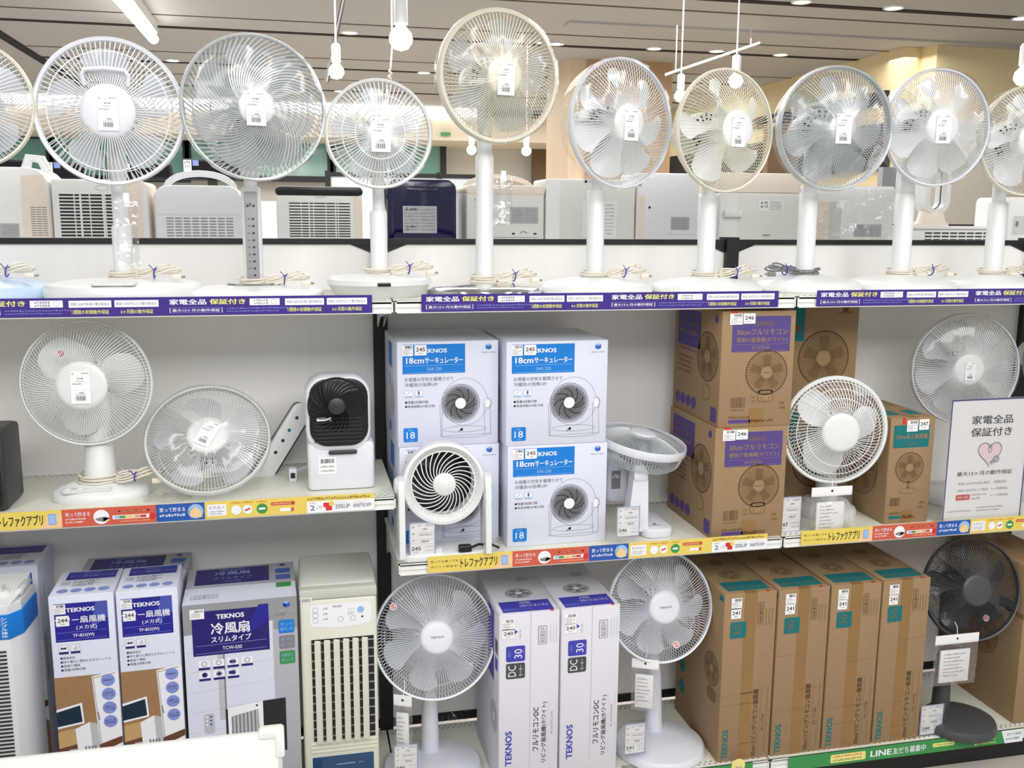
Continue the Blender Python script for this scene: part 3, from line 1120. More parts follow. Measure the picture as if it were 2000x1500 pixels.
T8, H8, R8, _ = stand_fan('pedestal_fan', 'white fan with thin white rim, right of the silver-rimmed fan', (1830, 250), 117, (1757, 540), ZT, yaw=-.04,
          pole=((.03, 0, hz(1757, 378)), (.023, hz(1757, 380), hz(1757, 330))), base=(.178, .178, .03),
          head_kw=dict(rim='coolwhite', N=120, zf=.03, hubr=.056, blade='milkblade', bk='slim5', nb=7, bphase=.1, zb=.085, Nb=110, back_twist=.6, film=True, tagoff=(-.002, -.006), motor_r=.066))
stand_fan('pedestal_fan', 'cream-rimmed fan cut off by the right edge of the photo', (2008, 275), 110, (1937, 540), ZT, yaw=-.06,
          pole=((.03, 0, hz(1937, 395)), (.022, hz(1937, 397), hz(1937, 330))), base=(.175, .178, .03),
          head_kw=dict(rim='cream', hub='fanwhite', N=100, zf=.036, hubr=.06, blade='milkblade', bk='slim5', nb=5, bphase=.1, zb=.085, Nb=100, back_twist=.6, film=True, motor_r=.066))

# middle shelves
def desk_fan(name, label, head_px, rpx, Yh, base_px, z, back=.16, base=(.13, .13, .04), body='fanwhite', yaw=0, tilt=0, head_kw=None, base_kw=None, neck=.026, withcord=False, cordside=1, po=(0, 0)):
    p = Vector(base_px) if len(base_px) == 3 else onz(base_px[0], base_px[1], z + .03)
    Hc = at(head_px[0], head_px[1], Yh)
    R = (at(head_px[0], head_px[1] - rpx, Yh) - Hc).length
    T = thing(name, label, 'fan', (p.x, p.y, z))
    H = head_matrix(Hc, (p.x, p.y, z), yaw, tilt)
    kw = dict(body=body, rim=body, wire=body, hub=body)
    kw.update(head_kw or {})
    fan_head(T, H, R, **kw)
    bk = dict(m_=body); bk.update(base_kw or {})
    fan_base(T, *base, **bk)
    mot = H @ Vector((0, 0, -kw.get('zb', .07) - .06))
    m = MB()
    z0 = base[2] + bk.get('dome', .018) - .006
    px_, py_ = po
    m.tube([(px_, py_, z0 - .01), (px_, py_, z0 + .02), (px_ * .9 + mot.x * .1, py_ * .9 + mot.y * .1, z0 + (mot.z - z0) * .5), (px_ * .4 + mot.x * .6, py_ * .4 + mot.y * .6, z0 + (mot.z - z0) * .8), (mot.x, mot.y, mot.z)],
           [neck * 1.5, neck * 1.25, neck, neck, neck * 1.2], body, 18)
    m.build('pole', T, smooth=60)
    if withcord:
        cord(T, px_, py_, z0, neck * 1.4, cordside, 'cord', seed=5)
    return T, H, R, Hc


desk_fan('desk_fan', 'white desk fan with three broad white blades on the left middle shelf', (170, 748), 123, -.33, (198, 950), Z2L, yaw=-.06, tilt=.04,
         base=(.128, .092, .03), base_kw=dict(panel=(-.09, -.075, .04, -.045), dome=.02), neck=.034, withcord=True,
         head_kw=dict(N=110, zf=.055, zb=.075, hubr=.066, blade='fanwhite', bk='three', nb=3, bphase=D(-82), twist=.16, wr=.0011, rim_w=.012, rim_t=.006, back_twist=.5, tagw=.05, film=False, motor_r=.055, warn=(-.05, .085), rings=(.93,)))
# folded wall fan lying tilted up against its own control body
HcG2 = at(407, 858, -.30)
RG2 = .172
p2 = Vector((HcG2.x, -.25, Z2L))
TG2 = thing('wall_fan', 'white fan head tilted upwards on the shelf, with its control arm leaning behind', 'fan', p2)
HG2 = head_matrix(HcG2, p2, .03, D(40))
fan_head(TG2, HG2, RG2, N=104, zf=.03, zb=.05, hubr=.057, blade='fogblade', bk='wide5', nb=5, rim_t=.008, tagw=.045, tagroll=D(-28), tagoff=(0, 0), film=True, motor_r=.06, motor_l=.06, wr=.0011)
q0, q1 = at(505, 935, -.16), at(588, 800, -.10)
axis = (q1 - q0).normalized()
side = Vector((axis.z, 0, -axis.x)).normalized()
nrm = side.cross(axis)
def armfr(x, y, z):
    return (q0 - p2) + side * x + axis * y + nrm * z
L_ = (q1 - q0).length
m = MB()
m.prism(rrect(-.026, -.08, .034, L_ + .02, .025), -.008, .012, 'fanwhite', .003, armfr)
arm = m.build('control_arm', TG2, smooth=40)
m = MB(); m.prism(rrect(-.025, -.08, .042, L_ + .015, .022), .012, .024, 'black', .002, armfr) if nrm.y > 0 else m.prism(rrect(-.03, -.085, .04, L_ + .02, .022), -.02, -.009, 'black', .002, armfr)
m.build('wall_bracket', arm, smooth=40)
Fa = Face((q0 - p2) - side * .026 - axis * 0 + nrm * (-.0082 if nrm.y > 0 else .0122), side, axis, .06, L_) if nrm.y < 0 else Face((q0 - p2) + side * .034 + nrm * -.0082, -side, axis, .06, L_)
m = MB()
for v, mm in ((.12, 'ink'), (.3, 'pteal'), (.45, 'ink'), (.62, 'ink')):
    m.disc(Fa, .45, v, .09, mm, 1, 14)
m.build('button', arm, smooth=0)

desk_fan('desk_fan', 'white desk fan with three broad blades in front of the brown cartons', (1630, 840), 105, -.425, (1612, 985), Z2R, yaw=-.14, tilt=.05,
         base=(.10, .10, .03), base_kw=dict(dome=.02), neck=.03,
         head_kw=dict(N=78, zf=.05, zb=.06, hubr=.061, blade='fanwhite', bk='three', nb=3, bphase=D(-85), twist=-.25, wr=.0013, rings=(.62, .78, .9), rim_w=.014, rim_t=.013, back_twist=.4, tagw=0, motor_r=.05, motor_l=.07))
desk_fan('pedestal_fan', 'wrapped white fan standing behind the poster, dense fine guard wires', (1884, 720), 108, -.27, (at(1872, 950, -.2).x, -.2, Z2R), Z2R, yaw=-.16, tilt=.02,
         base=(.15, .15, .03), neck=.024,
         head_kw=dict(rim='coolwhite', N=120, zf=.03, zb=.075, hubr=.054, blade='fogblade', bk='slim5', nb=7, film=True, tagw=.036, Nb=110, back_twist=.6, rim_t=.007))
desk_fan('pedestal_fan', 'grey and silver fan base and pole just inside the right edge behind poster', (2082, 704), 92, -.30, (2020, 952), Z2R,
         base=(.12, .12, .045), base_kw=dict(m_='silver', dome=.03), neck=.014, withcord=True, cordside=-1,
         head_kw=dict(rim='greyp', wire='greyp', hub='greyp', N=80, blade='greyclear', tagw=0))

# bottom deck
def low_fan(label, head_px, rpx, Yh, base_px, base, body, tilt, yaw, head_kw, z=ZD, neck=.024, po=(0, .06)):
    T, H, R, Hc = desk_fan('living_fan', label, head_px, rpx, Yh, base_px, z, base=base, body=body, yaw=yaw, tilt=tilt, neck=neck, base_kw=dict(dome=.012), head_kw=head_kw, po=po)
    return T, H, R, Hc


low_fan('white fan with dense straight wires below the circulator, bagged manual on its left', (850, 1243), 115, -.35, (845, 1487), (.158, .15, .03), 'coolwhite', .36, .02,
        dict(N=112, zf=.036, zb=.06, hubr=.05, blade='fogblade', bk='slim5', nb=7, tagw=0, logo='TEKNOS', warn=(-.125, .1), rim_t=.008, rim_w=.016, Nb=110, back_twist=.5, wr=.001))
TG9, _, _, _ = low_fan('white fan with flat round base between white and brown tall cartons', (1290, 1184), 104, -.35, (1288, 1445), (.15, .15, .03), 'coolwhite', .30, .04,
        dict(N=112, zf=.036, zb=.06, hubr=.052, blade='fogblade', bk='slim5', nb=7, tagw=0, logo='TEKNOS', warn=(.03, -.12), rim_t=.008, rim_w=.016, Nb=110, back_twist=.5, wr=.001))
low_fan('dark grey fan with charcoal blades at the right end of the bottom deck', (1897, 1150), 96, -.38, (1872, 1402), (.125, .12, .035), 'dark', .24, -.1,
        dict(N=110, zf=.036, zb=.08, hubr=.054, hub='dark', blade='darkblade', bk='slim5', nb=5, tagw=0, warn=(.03, -.095), rim_t=.008, rim_w=.02, Nb=110, back_twist=.5, wr=.001, motor_l=.07), po=(-.03, .06))

# white 18 cm circulator with U-shaped stand
pc = onz(872, 1072, Z2R)
TC = thing('air_circulator', 'white round circulator on U-shaped stand, in front of the lower left carton', 'fan', (pc.x, -.402, Z2R))
HcC = at(866, 944, -.432)
RC = (at(866, 944 - 80, HcC.y) - HcC).length
HC = head_matrix(HcC, TC.location, .0, D(7))
m = MB()
m.ringlathe([(RC, -.03), (RC * 1.0, .0), (RC * .97, .012), (RC * .9, .014), (RC * .76, -.004), (RC * .75, -.02)], 72, 'fanwhite')
m.ringlathe([(RC * .76, -.066), (RC * .9, -.058), (RC * .98, -.045), (RC, -.03), (RC * .97, -.03), (RC * .95, -.043), (RC * .88, -.054), (RC * .76, -.062)], 64, 'fanwhite')
m.build('housing', TC, HC, smooth=50)
m = MB()
for k in range(48):
    a = 2 * PI * k / 48
    c_, s_ = math.cos(a), math.sin(a)
    m.tube([(RC * .91 * c_, RC * .91 * s_, .0135), (RC * .76 * c_, RC * .76 * s_, -.003)], .0016, 'fanwhite', 4)
wires(m, RC * .25, RC * .78, .018, 27, .0016, .9, 'fanwhite', n=12, powr=2.2, ns=5)
ringw(m, RC * .77, -.001, .003, 'fanwhite')
m.build('front_guard', TC, HC, smooth=50)
m = MB(); m.lathe([(RC * .27, .012), (RC * .27, .022), (RC * .22, .027), (0, .029)], 40, 'fanwhite'); m.build('hub_cap', TC, HC, smooth=50)
bm = None
for k in range(4):
    X = HC @ Matrix.Translation((0, 0, -.03)) @ Matrix.Rotation(2 * PI * k / 4 + .3, 4, 'Z')
    if bm is None:
        bm = blade_mesh('wide5', RC * .74, RC * .2, 'dark2').build('blade', TC, X, smooth=60).data
    else:
        link('blade', bm, TC, X)
m = MB(); m.lathe([(0, -.064), (RC * .76, -.064), (RC * .76, -.06), (0, -.06)], 40, 'black'); m.build('back_plate', TC, HC, smooth=40)
cz = HcC.z - Z2R
bw = RC * 1.03
for s in (-1, 1):
    m = MB()
    out = [(-.05, .02), (.042, .02), (.036, cz - .02), (.025, cz + .02), (.0, cz + .028), (-.028, cz + .02), (-.045, cz - .02)]
    oy = HcC.y - TC.location.y
    m.prism(out, (s * bw) - .009, (s * bw) + .009, 'fanwhite', .003, lambda a, b, c: (c + (HcC.x - TC.location.x), a + oy * 1.0, b))
    m.build('stand_arm', TC, smooth=40)
    m = MB()
    m.lathe([(.024, -.008), (.024, .004), (.018, .008), (0, .009)], 24, 'fanwhite', fr=lambda x, y, z, s=s: ((HcC.x - TC.location.x) + s * (bw + .009 + z), oy + x, cz + y))
    m.build('tilt_knob', TC, smooth=40)
m = MB()
cx = HcC.x - TC.location.x
m.prism(rrect(cx - bw - .012, -.06, cx + bw + .012, .055, .03), 0, .022, 'fanwhite', .006)
bs = m.build('base', TC, smooth=40)
m = MB(); m.lathe([(.016, .02), (.015, .034), (.0, .036)], 20, 'fanwhite', c=(cx - .02, -.04, 0)); m.box(cx - .022, -.0555, .03, cx - .018, -.041, .0365, 'lightgrey'); m.build('dial', bs, smooth=40)
m = MB(); ws = [(cx + .17, .0, .008), (cx + .14, -.03, .03), (cx + .10, -.045, .038), (cx + .07, -.05, .03)]
m.tube(ws, .004, 'black', 6); m.box(cx + .04, -.062, .022, cx + .078, -.040, .042, 'black', .004)
m.build('power_cord', TC, smooth=50, label='black lead with plug lying over the shelf edge')

# folded fan with its head facing the ceiling
HcF = at(1252, 862, -.27)
RF = (at(1336, 864, -.27) - HcF).length
pf = onz(1262, 1040, Z2R)
TF = thing('folding_fan', 'folded white fan with its head facing up, controls on its foot', 'fan', (pf.x - .02, -.28, Z2R))
nF = Vector((.15, -.13, .97)).normalized()
xF = (Vector((1, 0, 0)) - nF * nF.x).normalized()
yF = nF.cross(xF)
HF = Matrix(((xF.x, yF.x, nF.x, HcF.x - TF.location.x), (xF.y, yF.y, nF.y, HcF.y - TF.location.y), (xF.z, yF.z, nF.z, HcF.z - TF.location.z), (0, 0, 0, 1)))
fan_head(TF, HF, RF, body='coolwhite', rim='coolwhite', wire='silver', hub='coolwhite', N=100, zf=.03, zb=.065, hubr=.045, blade='greyclear', bk='wide5', nb=5, tagw=0, film=False, rim_w=.026, rim_t=.009, motor_r=.06, motor_l=.03, Nb=90, back_twist=.05, bpow=9, powr=2)
hc = HcF - TF.location
a0 = onz(1240, 1010, Z2R + .03) - TF.location
m = MB()
ct = at(1252, 938, -.36) - TF.location
cb = at(1246, 1010, -.38) - TF.location
m.add([(cb.x - .035, cb.y, .02), (cb.x + .035, cb.y, .02), (cb.x + .035, cb.y + .05, .02), (cb.x - .035, cb.y + .05, .02),
       (ct.x - .024, ct.y, ct.z), (ct.x + .024, ct.y, ct.z), (ct.x + .024, ct.y + .045, ct.z), (ct.x - .024, ct.y + .045, ct.z)],
      [(3, 2, 1, 0), (4, 5, 6, 7), (0, 1, 5, 4), (1, 2, 6, 5), (2, 3, 7, 6), (3, 0, 4, 7)], 'coolwhite')
m.build('stand_column', TF, smooth=0)
m = MB(); m.lathe([(.024, -.022), (.026, -.018), (.026, .018), (.024, .022), (0, .022)], 24, 'coolwhite', fr=lambda x, y, z: (ct.x + z, ct.y + .022 + x, ct.z + .008 + y)); m.box(ct.x - .018, ct.y + .01, ct.z, ct.x + .018, ct.y + .06, hc.z - .055, 'coolwhite', .006); m.build('hinge', TF, smooth=40)
m = MB()
m.box(hc.x - .10, .04, .07, hc.x - .025, .12, hc.z - .055, 'coolwhite', .02)
mm = m.build('motor_box', TF, smooth=40)
F = Face((hc.x - .085, .0396, .12), (1, 0, 0), (0, 0, 1), .03, .06)
m = MB(); m.rect(F, 0, 0, 1, 1, 'inkgrey', 1); m.dashes(F, .1, .2, .9, .4, 'pwhite', 2, 4); m.build('rating_plate', mm, smooth=0)
b0, b1 = onz(1236, 1030, Z2R), onz(1318, 1050, Z2R)
ft = MB()
f0 = (b0 - TF.location); f1 = (b1 - TF.location)
ft.prism(rrect(f0.x - .005, f1.y + .002, f1.x, f1.y + .19, .03), 0, .03, 'coolwhite', .006)
fo = ft.build('foot', TF, smooth=40)
F = Face((f0.x + .005, f1.y + .02, .0302), (1, 0, 0), (0, 1, 0), f1.x - f0.x - .02, .13)
m = MB()
for u, v in ((.25, .2), (.5, .3), (.3, .5), (.6, .6)):
    m.disc(F, u, v, .07, 'lightgrey', 1, 14)
m.disc(F, .3, .35, .06, 'ink', 1, 12); m.disc(F, .55, .75, .08, 'pteal', 1, 14); m.dashes(F, .2, .82, .8, .88, 'inkgrey', 1, 8)
m.build('control_panel', fo, smooth=0)

# black-faced cube circulator
c0, c1 = onz(603, 962, Z2L), onz(733, 957, Z2L)
TB = thing('air_circulator', 'white box-shaped circulator with black rounded front grille', 'fan', ((c0.x + c1.x) / 2, c0.y + .13, Z2L), 0)
bwid = (c1.x - c0.x) / 2
bh = at(665, 731, c0.y).z - Z2L
m = MB()
m.box(-bwid, -.125, 0, bwid, .12, bh * .42, 'coolwhite', .012)
m.build('base', TB, smooth=40)
m = MB()
zl, zr = at(665, 876, c0.y - .02).z - Z2L, bh
fr = lambda x, y, z: (x, z, y)
m.prism(list(reversed(rrect(-bwid - .003, zl - .012, bwid - .008, zr - .006, .055, 6))), -.13, -.03, 'coolwhite', .012, fr)
m.prism(list(reversed(rrect(-bwid + .02, zl + .02, bwid - .03, zr - .035, .05, 6))), -.04, .06, 'coolwhite', .012, fr)
m.build('head_shell', TB, smooth=40)
m = MB()
m.prism(list(reversed(rrect(-bwid + .008, zl + .004, bwid - .016, zr - .012, .05, 6))), -.138, -.128, 'black', .004, fr)
fp = m.build('front_panel', TB, smooth=40, label='black rounded front panel')
hcx, hcz = -.01, zl + (zr - zl) * .58
m = MB()
HH = Matrix(((1, 0, 0, hcx), (0, 0, -1, -.137), (0, 1, 0, hcz), (0, 0, 0, 1)))
wires(m, .022, .078, .012, 30, .0016, .8, 'black', n=8, powr=2.2)
ringw(m, .079, .001, .003, 'black')
m.build('front_guard', TB, HH, smooth=50)
m = MB(); m.lathe([(.024, .006), (.024, .012), (.018, .015), (0, .016)], 28, 'dark2'); m.build('hub_cap', TB, HH, smooth=40)
m = MB()
for i in range(7):
    z = zl + .018 + i * .011
    m.box(-bwid + .02, -.1415, z, bwid - .034, -.137, z + .003, 'dark2')
m.build('front_slats', TB, smooth=0, kind='stuff')
F = Face((-bwid + .02, -.1418, zl + .035), (1, 0, 0), (0, 0, 1), .2, .06)
m = MB(); m.rect(F, .04, .1, .24, .26, 'pwhite', 2); m.build('brand_plate', TB, smooth=0)
m = MB(); m.box(-.035, -.134, zl - .022, .045, -.122, zl - .01, 'dark2', .004); m.build('handle_recess', TB, smooth=40)
F = Face((-bwid + .03, -.1255, .05), (1, 0, 0), (0, 0, 1), .05, .05)
m = MB(); m.rect(F, 0, 0, 1, 1, 'paper', 1); m.bars(F, .1, .1, .9, .35, 'ink', 2); m.dashes(F, .1, .5, .9, .6, 'inkgrey', 2, 8); m.dashes(F, .1, .75, .9, .85, 'inkgrey', 2, 8)
m.build('price_label', TB, smooth=0)
m = MB(); m.tube([(-bwid, .05, .03), (-bwid - .03, .03, .025), (-bwid - .05, .05, .02)], .003, 'coolwhite', 6); m.box(-bwid - .055, -.01, .0, -bwid - .032, .02, .04, 'coolwhite', .004)
m.box(-bwid - .05, -.0115, .012, -bwid - .037, -.01, .028, 'black')
m.build('power_adapter', TB, smooth=40)

# black heater at the left edge
k0 = onz(28, 1001, Z2L)
TK = thing('ceramic_heater', 'black tower heater cut off by the left edge of the photo', 'heater', (k0.x - .128, k0.y + .10, Z2L))
kh = at(33, 845, k0.y).z - Z2L
m = MB(); m.box(-.11, -.09, 0, .11, .08, kh, 'dark2', .012); m.build('body', TK, smooth=40)
m = MB(); m.box(-.11, -.098, .012, .10, -.088, kh - .045, 'black', .004); m.build('front_panel', TK, smooth=40)
m = MB(); m.ringlathe([(.026, -.002), (.026, .004), (.02, .004), (.02, -.002)], 28, mat('copper_ring', (120, 70, 52), .35, .7), fr=lambda x, y, z: (.055 + x, -.098 - z, kh * .68 + y)); m.build('dial_ring', TK, smooth=40)
m = MB()
F = Face((.02, -.0985, .03), (1, 0, 0), (0, 0, 1), .06, kh * .5)
for i in range(6):
    m.disc(F, .55 + .2 * (i % 2), .15 + .12 * i, .06, 'pwhite', 1, 10)
m.build('indicator_light', TK, smooth=0)


# ================================================================== cartons
def carton(name, label, x, y, z, w, d, h, rz=0.0, m_='wcarton', group=None, cat='carton'):
    """x, y: the front left bottom corner"""
    cx = x + math.cos(rz) * w / 2 - math.sin(rz) * d / 2
    cy = y + math.sin(rz) * w / 2 + math.cos(rz) * d / 2
    T = thing(name, label, cat, (cx, cy, z), rz, group)
    m = MB()
    a, b, c = w / 2, d / 2, h
    e = .003
    m.box(-a, -b, 0, a, b, c, m_, e)
    m.build('carton_body', T, smooth=30)
    FR = Face((-a, -b, 0), (1, 0, 0), (0, 0, 1), w, h)
    TP = Face((-a, -b, h), (1, 0, 0), (0, 1, 0), w, d)
    TP.flip = 1                     # v runs from the front edge back
    LF = Face((-a, b, 0), (0, -1, 0), (0, 0, 1), d, h)
    RI = Face((a, -b, 0), (0, 1, 0), (0, 0, 1), d, h)
    return T, FR, TP, LF, RI


def fan_pic(m, F, u, v, r, dark, mid, hub, ry=None, n=44, blades=5, l=1, blade_m=None):
    if mid == 'inkbrown2':
        mid, blade_m = 'inkbrown3', 'inkbrown2'
        dark = 'inkbrown2' if dark == 'inkbrown2' else 'inkbrown'
    k = 1 if ry is None else ry / r
    m.disc(F, u, v, r, mid, l, 40, ry)
    m.ring(F, u, v, r, r * .05, dark, l + 1, 40, ry)
    kk = F.w / F.h
    for i in range(n):
        a = 2 * PI * i / n
        m.seg(F, u + r * .3 * math.cos(a), v + r * .3 * k * kk * math.sin(a), u + r * .97 * math.cos(a), v + r * .97 * k * kk * math.sin(a), r * .022, dark, l + 1)
    for i in range(blades):
        a = 2 * PI * i / blades - PI / 2
        pts = [(u + r * q * math.cos(a + t), v + r * q * k * kk * math.sin(a + t)) for q, t in ((.25, -.5), (.25, .5), (.8, .28), (.84, 0), (.8, -.28))]
        m.poly(F, pts[::-1], blade_m or dark, l + .5)
    m.disc(F, u, v, r * .27, hub, l + 2, 24, None if ry is None else ry * .27)


def stickers(T, F, txt, q1, q2, seed=1):
    """the two white stickers: bar code slip and lot number"""
    m = MB(); m.rect(F, *q1, 'paper', 4); m.rect(F, *q2, 'paper', 4)
    s = m.build('price_label', T, smooth=0)
    m = MB()
    u0, v0, u1, v1 = q1
    W, Hh = u1 - u0, v1 - v0
    m.bars(F, u0 + W * .3, v0 + Hh * .06, u1 - W * .08, v0 + Hh * .3, 'ink', 5, 12, seed)
    for i in range(4):
        m.dashes(F, u0 + W * .1, v0 + Hh * (.4 + .14 * i), u0 + W * (.6 + .3 * ((i * 7 + seed) % 2)), v0 + Hh * (.47 + .14 * i), 'inkgrey', 5, 7, .8, seed + i)
    u0, v0, u1, v1 = q2
    W, Hh = u1 - u0, v1 - v0
    m.text(F, txt, u0 + W * .12, v0 + Hh * .25, u1 - W * .12, v0 + Hh * .62, 'ink', 5, bold=.01)
    m.dashes(F, u0 + W * .3, v0 + Hh * .75, u1 - W * .3, v0 + Hh * .84, 'inkgrey', 5, 5, .8, seed)
    m.build('lettering', s, smooth=0)


def white_box(label, x, y, z, w=.31, d=.32, h=.311, rz=0.0, seed=1):
    T, F, TP, LF, RI = carton('circulator_carton', label, x, y, z, w, d, h, rz, 'wcarton', 'white and blue circulator cartons')
    m = MB(); m.rect(F, .054, .026, .666, .302, 'pblue', 1); tp = m.build('title_panel', T, smooth=0)
    m = MB()
    m.text(F, 'TEKNOS', .225, .066, .487, .107, 'pwhite', 2, bold=.03)
    m.text(F, '18cm', .088, .148, .262, .205, 'pwhite', 2, bold=.02)
    m.text(F, 'サーキュレーター', .27, .148, .645, .207, 'pwhite', 2, bold=.02)
    m.text(F, 'SAK-230', .29, .243, .434, .275, 'psky', 2, bold=.01)
    m.seg(F, .08, .225, .64, .222, .003, 'psky', 2); m.seg(F, .08, .292, .64, .289, .003, 'psky', 2)
    m.build('lettering', tp, smooth=0)
    m = MB()
    m.text(F, 'お部屋の空気を循環させて', .073, .335, .55, .373, 'inkgrey', 1, bold=.01)
    m.text(F, '冷暖房の効率UP!', .073, .386, .395, .424, 'inkgrey', 1, bold=.01)
    m.text(F, '●風量3段階切替', .073, .556, .3, .584, 'ink', 1)
    m.text(F, '●角度調整(90度)可能', .073, .598, .366, .626, 'ink', 1)
    m.text(F, 'Simple is Best', .83, .105, .966, .124, 'inkgrey', 1)
    m.build('lettering', T, smooth=0)
    m = MB()
    m.poly(F, [(.87, .045), (.9, .03), (.928, .042), (.9, .055)], 'psky', 1)
    m.poly(F, [(.87, .045), (.9, .055), (.9, .09), (.87, .078)], 'pblue', 1)
    m.poly(F, [(.9, .055), (.928, .042), (.928, .078), (.9, .09)], 'pnavy2', 1)
    m.build('cube_logo', T, smooth=0)
    m = MB()
    for q in (.073, .171):
        m.rr(F, q, .458, q + .076, .526, 'inklight', 1, .01); m.rr(F, q + .004, .462, q + .072, .522, 'pwhite', 2, .008)
        m.rect(F, q + .006, .508, q + .07, .52, 'psky', 3)
    m.rect(F, .2, .466, .217, .5, 'pnavy2', 3); m.seg(F, .095, .495, .125, .47, .008, 'psky', 3)
    m.build('icon', T, smooth=0)
    m = MB(); m.rr(F, .055, .815, .196, .95, 'pblue', 1, .015); bd = m.build('size_badge', T, smooth=0)
    m = MB(); m.text(F, '18', .085, .853, .167, .918, 'pwhite', 2); m.dashes(F, .1, .83, .15, .843, 'psky', 2, 4); m.text(F, 'cm', .11, .93, .145, .942, 'psky', 2)
    m.build('lettering', bd, smooth=0)
    # line drawing of the circulator
    m = MB()
    u, v, r = .62, .595, .19
    m.ring(F, u + .045, v - .012, .225, .003, 'inkgrey', 1, 40, .235)
    m.ring(F, u, v, r, .004, 'ink', 2, 40); m.ring(F, u, v, r * .93, .004, 'inkgrey', 2, 40)
    kk = F.w / F.h
    for i in range(56):
        a = 2 * PI * i / 56
        m.seg(F, u + r * .84 * math.cos(a), v + r * .84 * kk * math.sin(a), u + r * .93 * math.cos(a), v + r * .93 * kk * math.sin(a), .0075, 'ink', 2)
    m.ring(F, u, v, r * .83, .005, 'ink', 2, 40)
    m.disc(F, u, v, r * .8, 'inkgrey', 1, 36)
    for i in range(34):
        a = 2 * PI * i / 34
        pr = None
        for q in range(5):
            t = q / 4
            rr_ = r * (.3 + .5 * t)
            aa = a + .9 * (1 - t)
            pt = (u + rr_ * math.cos(aa), v + rr_ * kk * math.sin(aa))
            if pr:
                m.seg(F, pr[0], pr[1], pt[0], pt[1], .0048 if i % 4 else .011, 'ink', 2)
            pr = pt
    m.disc(F, u, v, r * .29, 'pwhite', 3, 24); m.ring(F, u, v, r * .29, .003, 'inkgrey', 4, 24)
    for q in ((.415, .6, .425, .91), (.44, .66, .435, .91), (.855, .6, .865, .91), (.915, .62, .925, .91)):
        m.seg(F, *q, .0035, 'inkgrey', 1)
    m.ring(F, .665, .845, .215, .0035, 'inkgrey', 1, 30, .03); m.ring(F, .665, .90, .25, .0035, 'inkgrey', 1, 30, .03, PI, 2 * PI)
    m.seg(F, .425, .91, .92, .90, .003, 'inkgrey', 1)
    m.ring(F, .9, .605, .028, .005, 'inkgrey', 2, 20, .05); m.disc(F, .89, .605, .022, 'pwhite', 3, 20, .045)
    m.disc(F, .63, .85, .014, 'ink', 2, 12); m.seg(F, .6, .87, .64, .835, .006, 'ink', 2)
    m.build('circulator_drawing', T, smooth=0)
    m = MB(); m.rect(LF, .35, .06, .62, .3, 'pblue', 1); m.rect(LF, .35, .36, .5, .5, 'psky', 1); m.rect(LF, .35, .85, .5, .95, 'pblue', 1); m.disc(LF, .62, .6, .16, 'inklight', 1)
    m.build('side_print', T, smooth=0)
    m = MB(); m.seg(TP, 0, .5, 1, .5, .004, 'inklight', 1); m.build('flap_seam', T, smooth=0)
    stickers(T, F, '245', (.046, .03, .157, .132), (.171, .03, .287, .128), seed)
    return T


H1w = .311
xl, yl = .018, -.340
xr, yr = .330, -.386
white_box('white circulator carton, lower of the right-hand pair, with the full drawing visible', xr + .006, yr, Z2R, seed=2, rz=D(.6))
white_box('white circulator carton on top of the right-hand pair, nearest the folded fan', xr, yr, Z2R + H1w, seed=4, rz=D(.3))
white_box('white circulator carton half hidden by the round white circulator', xl + .004, yl, Z2R, w=.30, seed=3, rz=D(1.5))
white_box('white circulator carton on top of the left-hand pair, beside the black post', xl, yl, Z2R + H1w, w=.30, seed=5, rz=D(1))


